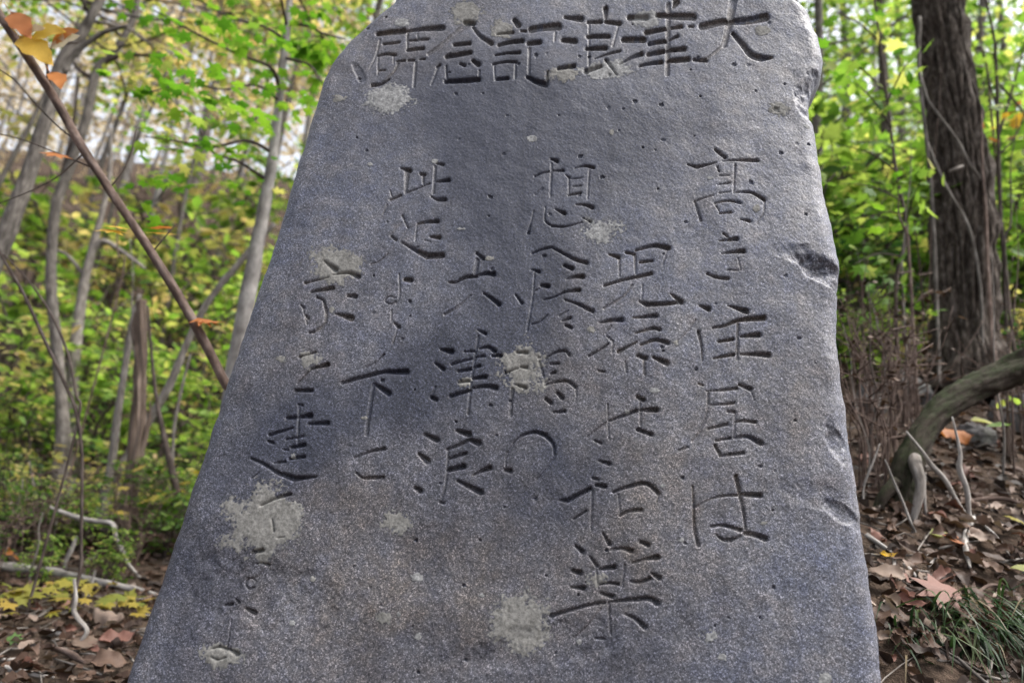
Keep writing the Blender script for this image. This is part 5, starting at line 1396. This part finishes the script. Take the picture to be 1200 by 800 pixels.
# carpet that nobody could count
def carpet(n, xr, yr, size, p=1.0):
    y = yr[0] + (yr[1] - yr[0]) * rgl.uniform(0, 1, n) ** p
    x = rgl.uniform(xr[0], xr[1], n) * np.maximum(1, y * 0.75)
    return np.column_stack([x, y])
xy = np.vstack([carpet(9000, (-1.2, 1.3), (1.35, 4.5), .08), carpet(7000, (-1.1, 1.2), (3.5, 12), .1, 1.2)])
inside = (np.abs((xy[:, 0] - STONE_BASE[0])) < 0.72) & (xy[:, 1] < 1.75)
xy = xy[~inside]
T, D, Nn = litter_frames(xy, rgl)
S = np.where(xy[:, 1] < 4, rgl.uniform(0.015, 0.06, len(xy)), rgl.uniform(0.07, 0.14, len(xy)))
lo = leaves_joined("leaf_litter", 'dead', T, D, Nn, S, rgl.uniform(0, 0.85, len(xy)) , 'litter', None, (0, 0, 0))
tag(lo, "carpet of small dead brown leaves over the forest floor", "leaf litter", kind="stuff")
# broken twiglets mixed into the carpet
tws = []
for q in range(900):
    y = 1.5 + 5.5 * rgl.uniform() ** 1.6
    x = rgl.uniform(-1.1, 1.2) * max(1, y * 0.75)
    if abs(x - STONE_BASE[0]) < 0.72 and y < 1.75: continue
    a = rgl.uniform(0, math.pi); ln = rgl.uniform(0.04, 0.22); r = rgl.uniform(0.0012, 0.0035)
    pp = []
    for t in (-0.5, 0, 0.5):
        xx, yy = x + math.cos(a) * ln * t + rgl.normal(0, .006), y + math.sin(a) * ln * t
        pp.append([xx, yy, gz(xx, yy) + rgl.uniform(0.008, 0.03), r * (1 - 0.5 * t)])
    tws.append(tube(np.array(pp), 5, 0.1, q, 5))
tag(tubes_obj("twig_litter", tws, 'dead'), "countless broken twiglets strewn over the leaf carpet", "twig litter", kind="stuff")
# the leaves that show singly
cnt = 0
spots = []
while cnt < 230:
    left = rgl.uniform() < 0.42
    px = rgl.uniform(-5, 210) if left else rgl.uniform(1005, 1205)
    py = rgl.uniform(640, 805) if left else rgl.uniform(530, 790)
    g = G(px, py)
    if behind_stone(g, -4) or g[1] > 5.5: continue
    side = "left" if left else "right"
    u = rgl.uniform()
    if u < 0.62: mat, nm, lab = 'litter', 'fallen_leaf', "curled brown dead leaf on the forest floor %s of the stone" % side
    elif u < 0.82: mat, nm, lab = 'redleaf', 'fallen_leaf', "reddish brown dead leaf on the forest floor %s of the stone" % side
    else: mat, nm, lab = 'tandead', 'fallen_leaf', "pale tan dead leaf on the forest floor %s of the stone" % side
    T, D, Nn = litter_frames(np.array([g[:2]]), rgl, 0.7)
    T[0, 2] += 0.010
    o = leaf_obj('crisp', cnt, mat, rgl.uniform(0.2, 1.0), T[0], D[0], Nn[0], rgl.uniform(0.035, 0.08), name=nm)
    tag(o, lab, "dead leaf", lab.replace("leaf", "leaves", 1).replace("a ", ""))
    cnt += 1
# singled-out leaves
def big_leaf(px, py, l, ang, kind, k, mat, rn, lab, lift=0.02, cat="dead leaf", tilt=0.5):
    g = G(px, py)
    d = math.cos(R(ang)) * np.array([1.0, 0, 0]) + math.sin(R(ang)) * np.array([0, 0.8, 0.35])
    s = l / FPX * depth(g)
    o = leaf_obj(kind, k, mat, rn, g + np.array([0, -0.02, lift]) - d * s * 0.4, d, np.array([0, -tilt, 1.0]), s, name="fallen_leaf")
    tag(o, lab, cat)
big_leaf(1100, 712, 62, 200, 'maple', 0, 'redleaf', .6, "large flat reddish leaf lying above the grass tuft", 0.035, tilt=1.1)
big_leaf(1100, 690, 44, 30, 'crisp', 2, 'redleaf', .2, "dark reddish leaf tucked behind the large flat reddish leaf", 0.02, tilt=0.9)
big_leaf(1040, 692, 42, 150, 'fine', 1, 'tandead', .6, "pale pinkish leaf against the stone's lower right edge", 0.04, tilt=1.1)
big_leaf(1040, 716, 34, 110, 'crisp', 0, 'tandead', .2, "cupped tan leaf under the pale pinkish leaf by the stone", 0.02, tilt=0.8)
big_leaf(1186, 622, 26, 60, 'maple', 1, 'yellow', .6, "small yellow leaf on the litter right of the crossed sticks", 0.03, "leaf", 1.0)
big_leaf(1196, 690, 30, 190, 'fine', 2, 'yellow', .2, "bright yellow green narrow leaf at the bent brown twig", 0.05, "leaf", 0.9)
big_leaf(1097, 636, 34, 10, 'ovate', 0, 'olive', .2, "faded green leaf on the dark litter below the mossy limb's foot", 0.02, "leaf", 0.9)
big_leaf(1116, 644, 34, 60, 'maple', 2, 'rust', .0, "dark red leaf beside the faded green leaf", 0.02, tilt=0.9)
big_leaf(1034, 666, 20, 0, 'crisp', 4, 'ochre', .3, "small orange yellow leaf near the pale bent root", 0.03, tilt=.9)
big_leaf(1110, 520, 60, 10, 'crisp', 3, 'rust', .6, "orange brown leaf under the arching mossy limb", 0.05, tilt=.7)
big_leaf(1150, 512, 44, 12, 'narrow', 0, 'olive', .3, "long faded yellow leaf under the arching mossy limb", 0.06, "leaf", tilt=.7)
big_leaf(100, 769, 44, 0, 'fine', 2, 'tandead', .3, "long pale orange leaf lying beside the dark rotten stick", 0.04, tilt=.8)
big_leaf(28, 778, 24, 80, 'fine', 0, 'tandead', .7, "upright pale pinkish leaf next to the green leaf", 0.05, tilt=.9)
big_leaf(16, 765, 20, 20, 'maple', 0, 'deep', .9, "small green leaf lying on the brown litter", 0.04, "leaf", 1.0)
big_leaf(122, 735, 44, -15, 'crisp', 6, 'tandead', .7, "broad pale brown leaf curled beside the yellow leaves", 0.05, tilt=.9)
big_leaf(132, 765, 40, 40, 'crisp', 1, 'redleaf', .5, "curled reddish leaf leaning on the stone's left side", 0.04, tilt=.9)
big_leaf(124, 790, 44, 20, 'crisp', 5, 'litter', .8, "brown leaf at the stone's lower left edge", 0.04, tilt=.9)
big_leaf(6, 660, 24, 10, 'crisp', 2, 'rust', .9, "orange leaf lying behind the long fallen branch", 0.04, tilt=.8)
# low yellowing seedlings left of the stone
def seedling(px, py, n, lab, mat, seed, wid=26, hgt=0.06, size=(0.05, 0.085), kind='maple', grp_=None):
    rg = np.random.default_rng(seed)
    g = G(px, py)
    root = thing("seedling", lab, "seedling", g, grp_)
    for q in range(n):
        ox, oy = rg.normal(0, wid / FPX * depth(g) * 0.5), rg.normal(0, 0.06)
        b = np.array([g[0] + ox, g[1] + oy, gz(g[0] + ox, g[1] + oy) - 0.005])
        tip = b + np.array([rg.normal(0, 0.015), rg.normal(0, 0.015), hgt * rg.uniform(0.6, 1.3)])
        tubes_obj("stalk", [tube(np.array([[*b, .0014], [*((b + tip) / 2 + rg.normal(0, .004, 3)), .0012], [*tip, .0009]]), 4, 0, 1, 4)], 'olive' if False else 'bark_brown', root, g)
        a = rg.uniform(0, 6.28)
        leaf_obj(kind, q, mat, rg.uniform(0, 1), tip, np.array([math.cos(a), math.sin(a), -0.1]), np.array([0, -0.5, 1.0]) + rg.normal(0, 0.25, 3), rg.uniform(*size), root, g)
gy_ = "yellow seedlings beside the fallen branch"
ly_ = "low yellow leaved seedling in front of the long fallen branch"
for k, (px, py) in enumerate([(14, 710), (40, 702), (66, 712), (100, 706), (128, 722), (150, 726), (84, 726), (30, 725)]):
    seedling(px, py, 9 if k in (0, 4, 5) else 7, ly_, 'yellow', 200 + k, 30, grp_=gy_)
for k, (px, py) in enumerate([(46, 535), (30, 500), (110, 525), (92, 540), (60, 545), (185, 585), (205, 580), (150, 590)]):
    seedling(px, py + 60, 7, "low seedling with yellowing leaves near the trees left of the stone", 'yellow' if k % 2 else 'olive', 220 + k, 40, 0.35, (0.06, 0.10), grp_="yellowing seedlings near the trees on the left")
for k, (px, py) in enumerate([(20, 600), (15, 560), (190, 610), (120, 640), (30, 640), (140, 560)]):
    seedling(px, py, 9, "low seedling with green leaves near the trees left of the stone", 'green', 240 + k, 40, 0.2, (0.06, 0.10), 'ovate', grp_="green seedlings near the trees on the left")
for k, (px, py) in enumerate([(1040, 440), (1035, 420), (1010, 440), (1060, 420), (1085, 455), (1195, 480), (1190, 540)]):
    seedling(px, py, 9, "low seedling with green leaves on the bank right of the stone", 'green', 260 + k, 40, 0.22, (0.05, 0.09), 'ovate', grp_="green seedlings on the bank on the right")
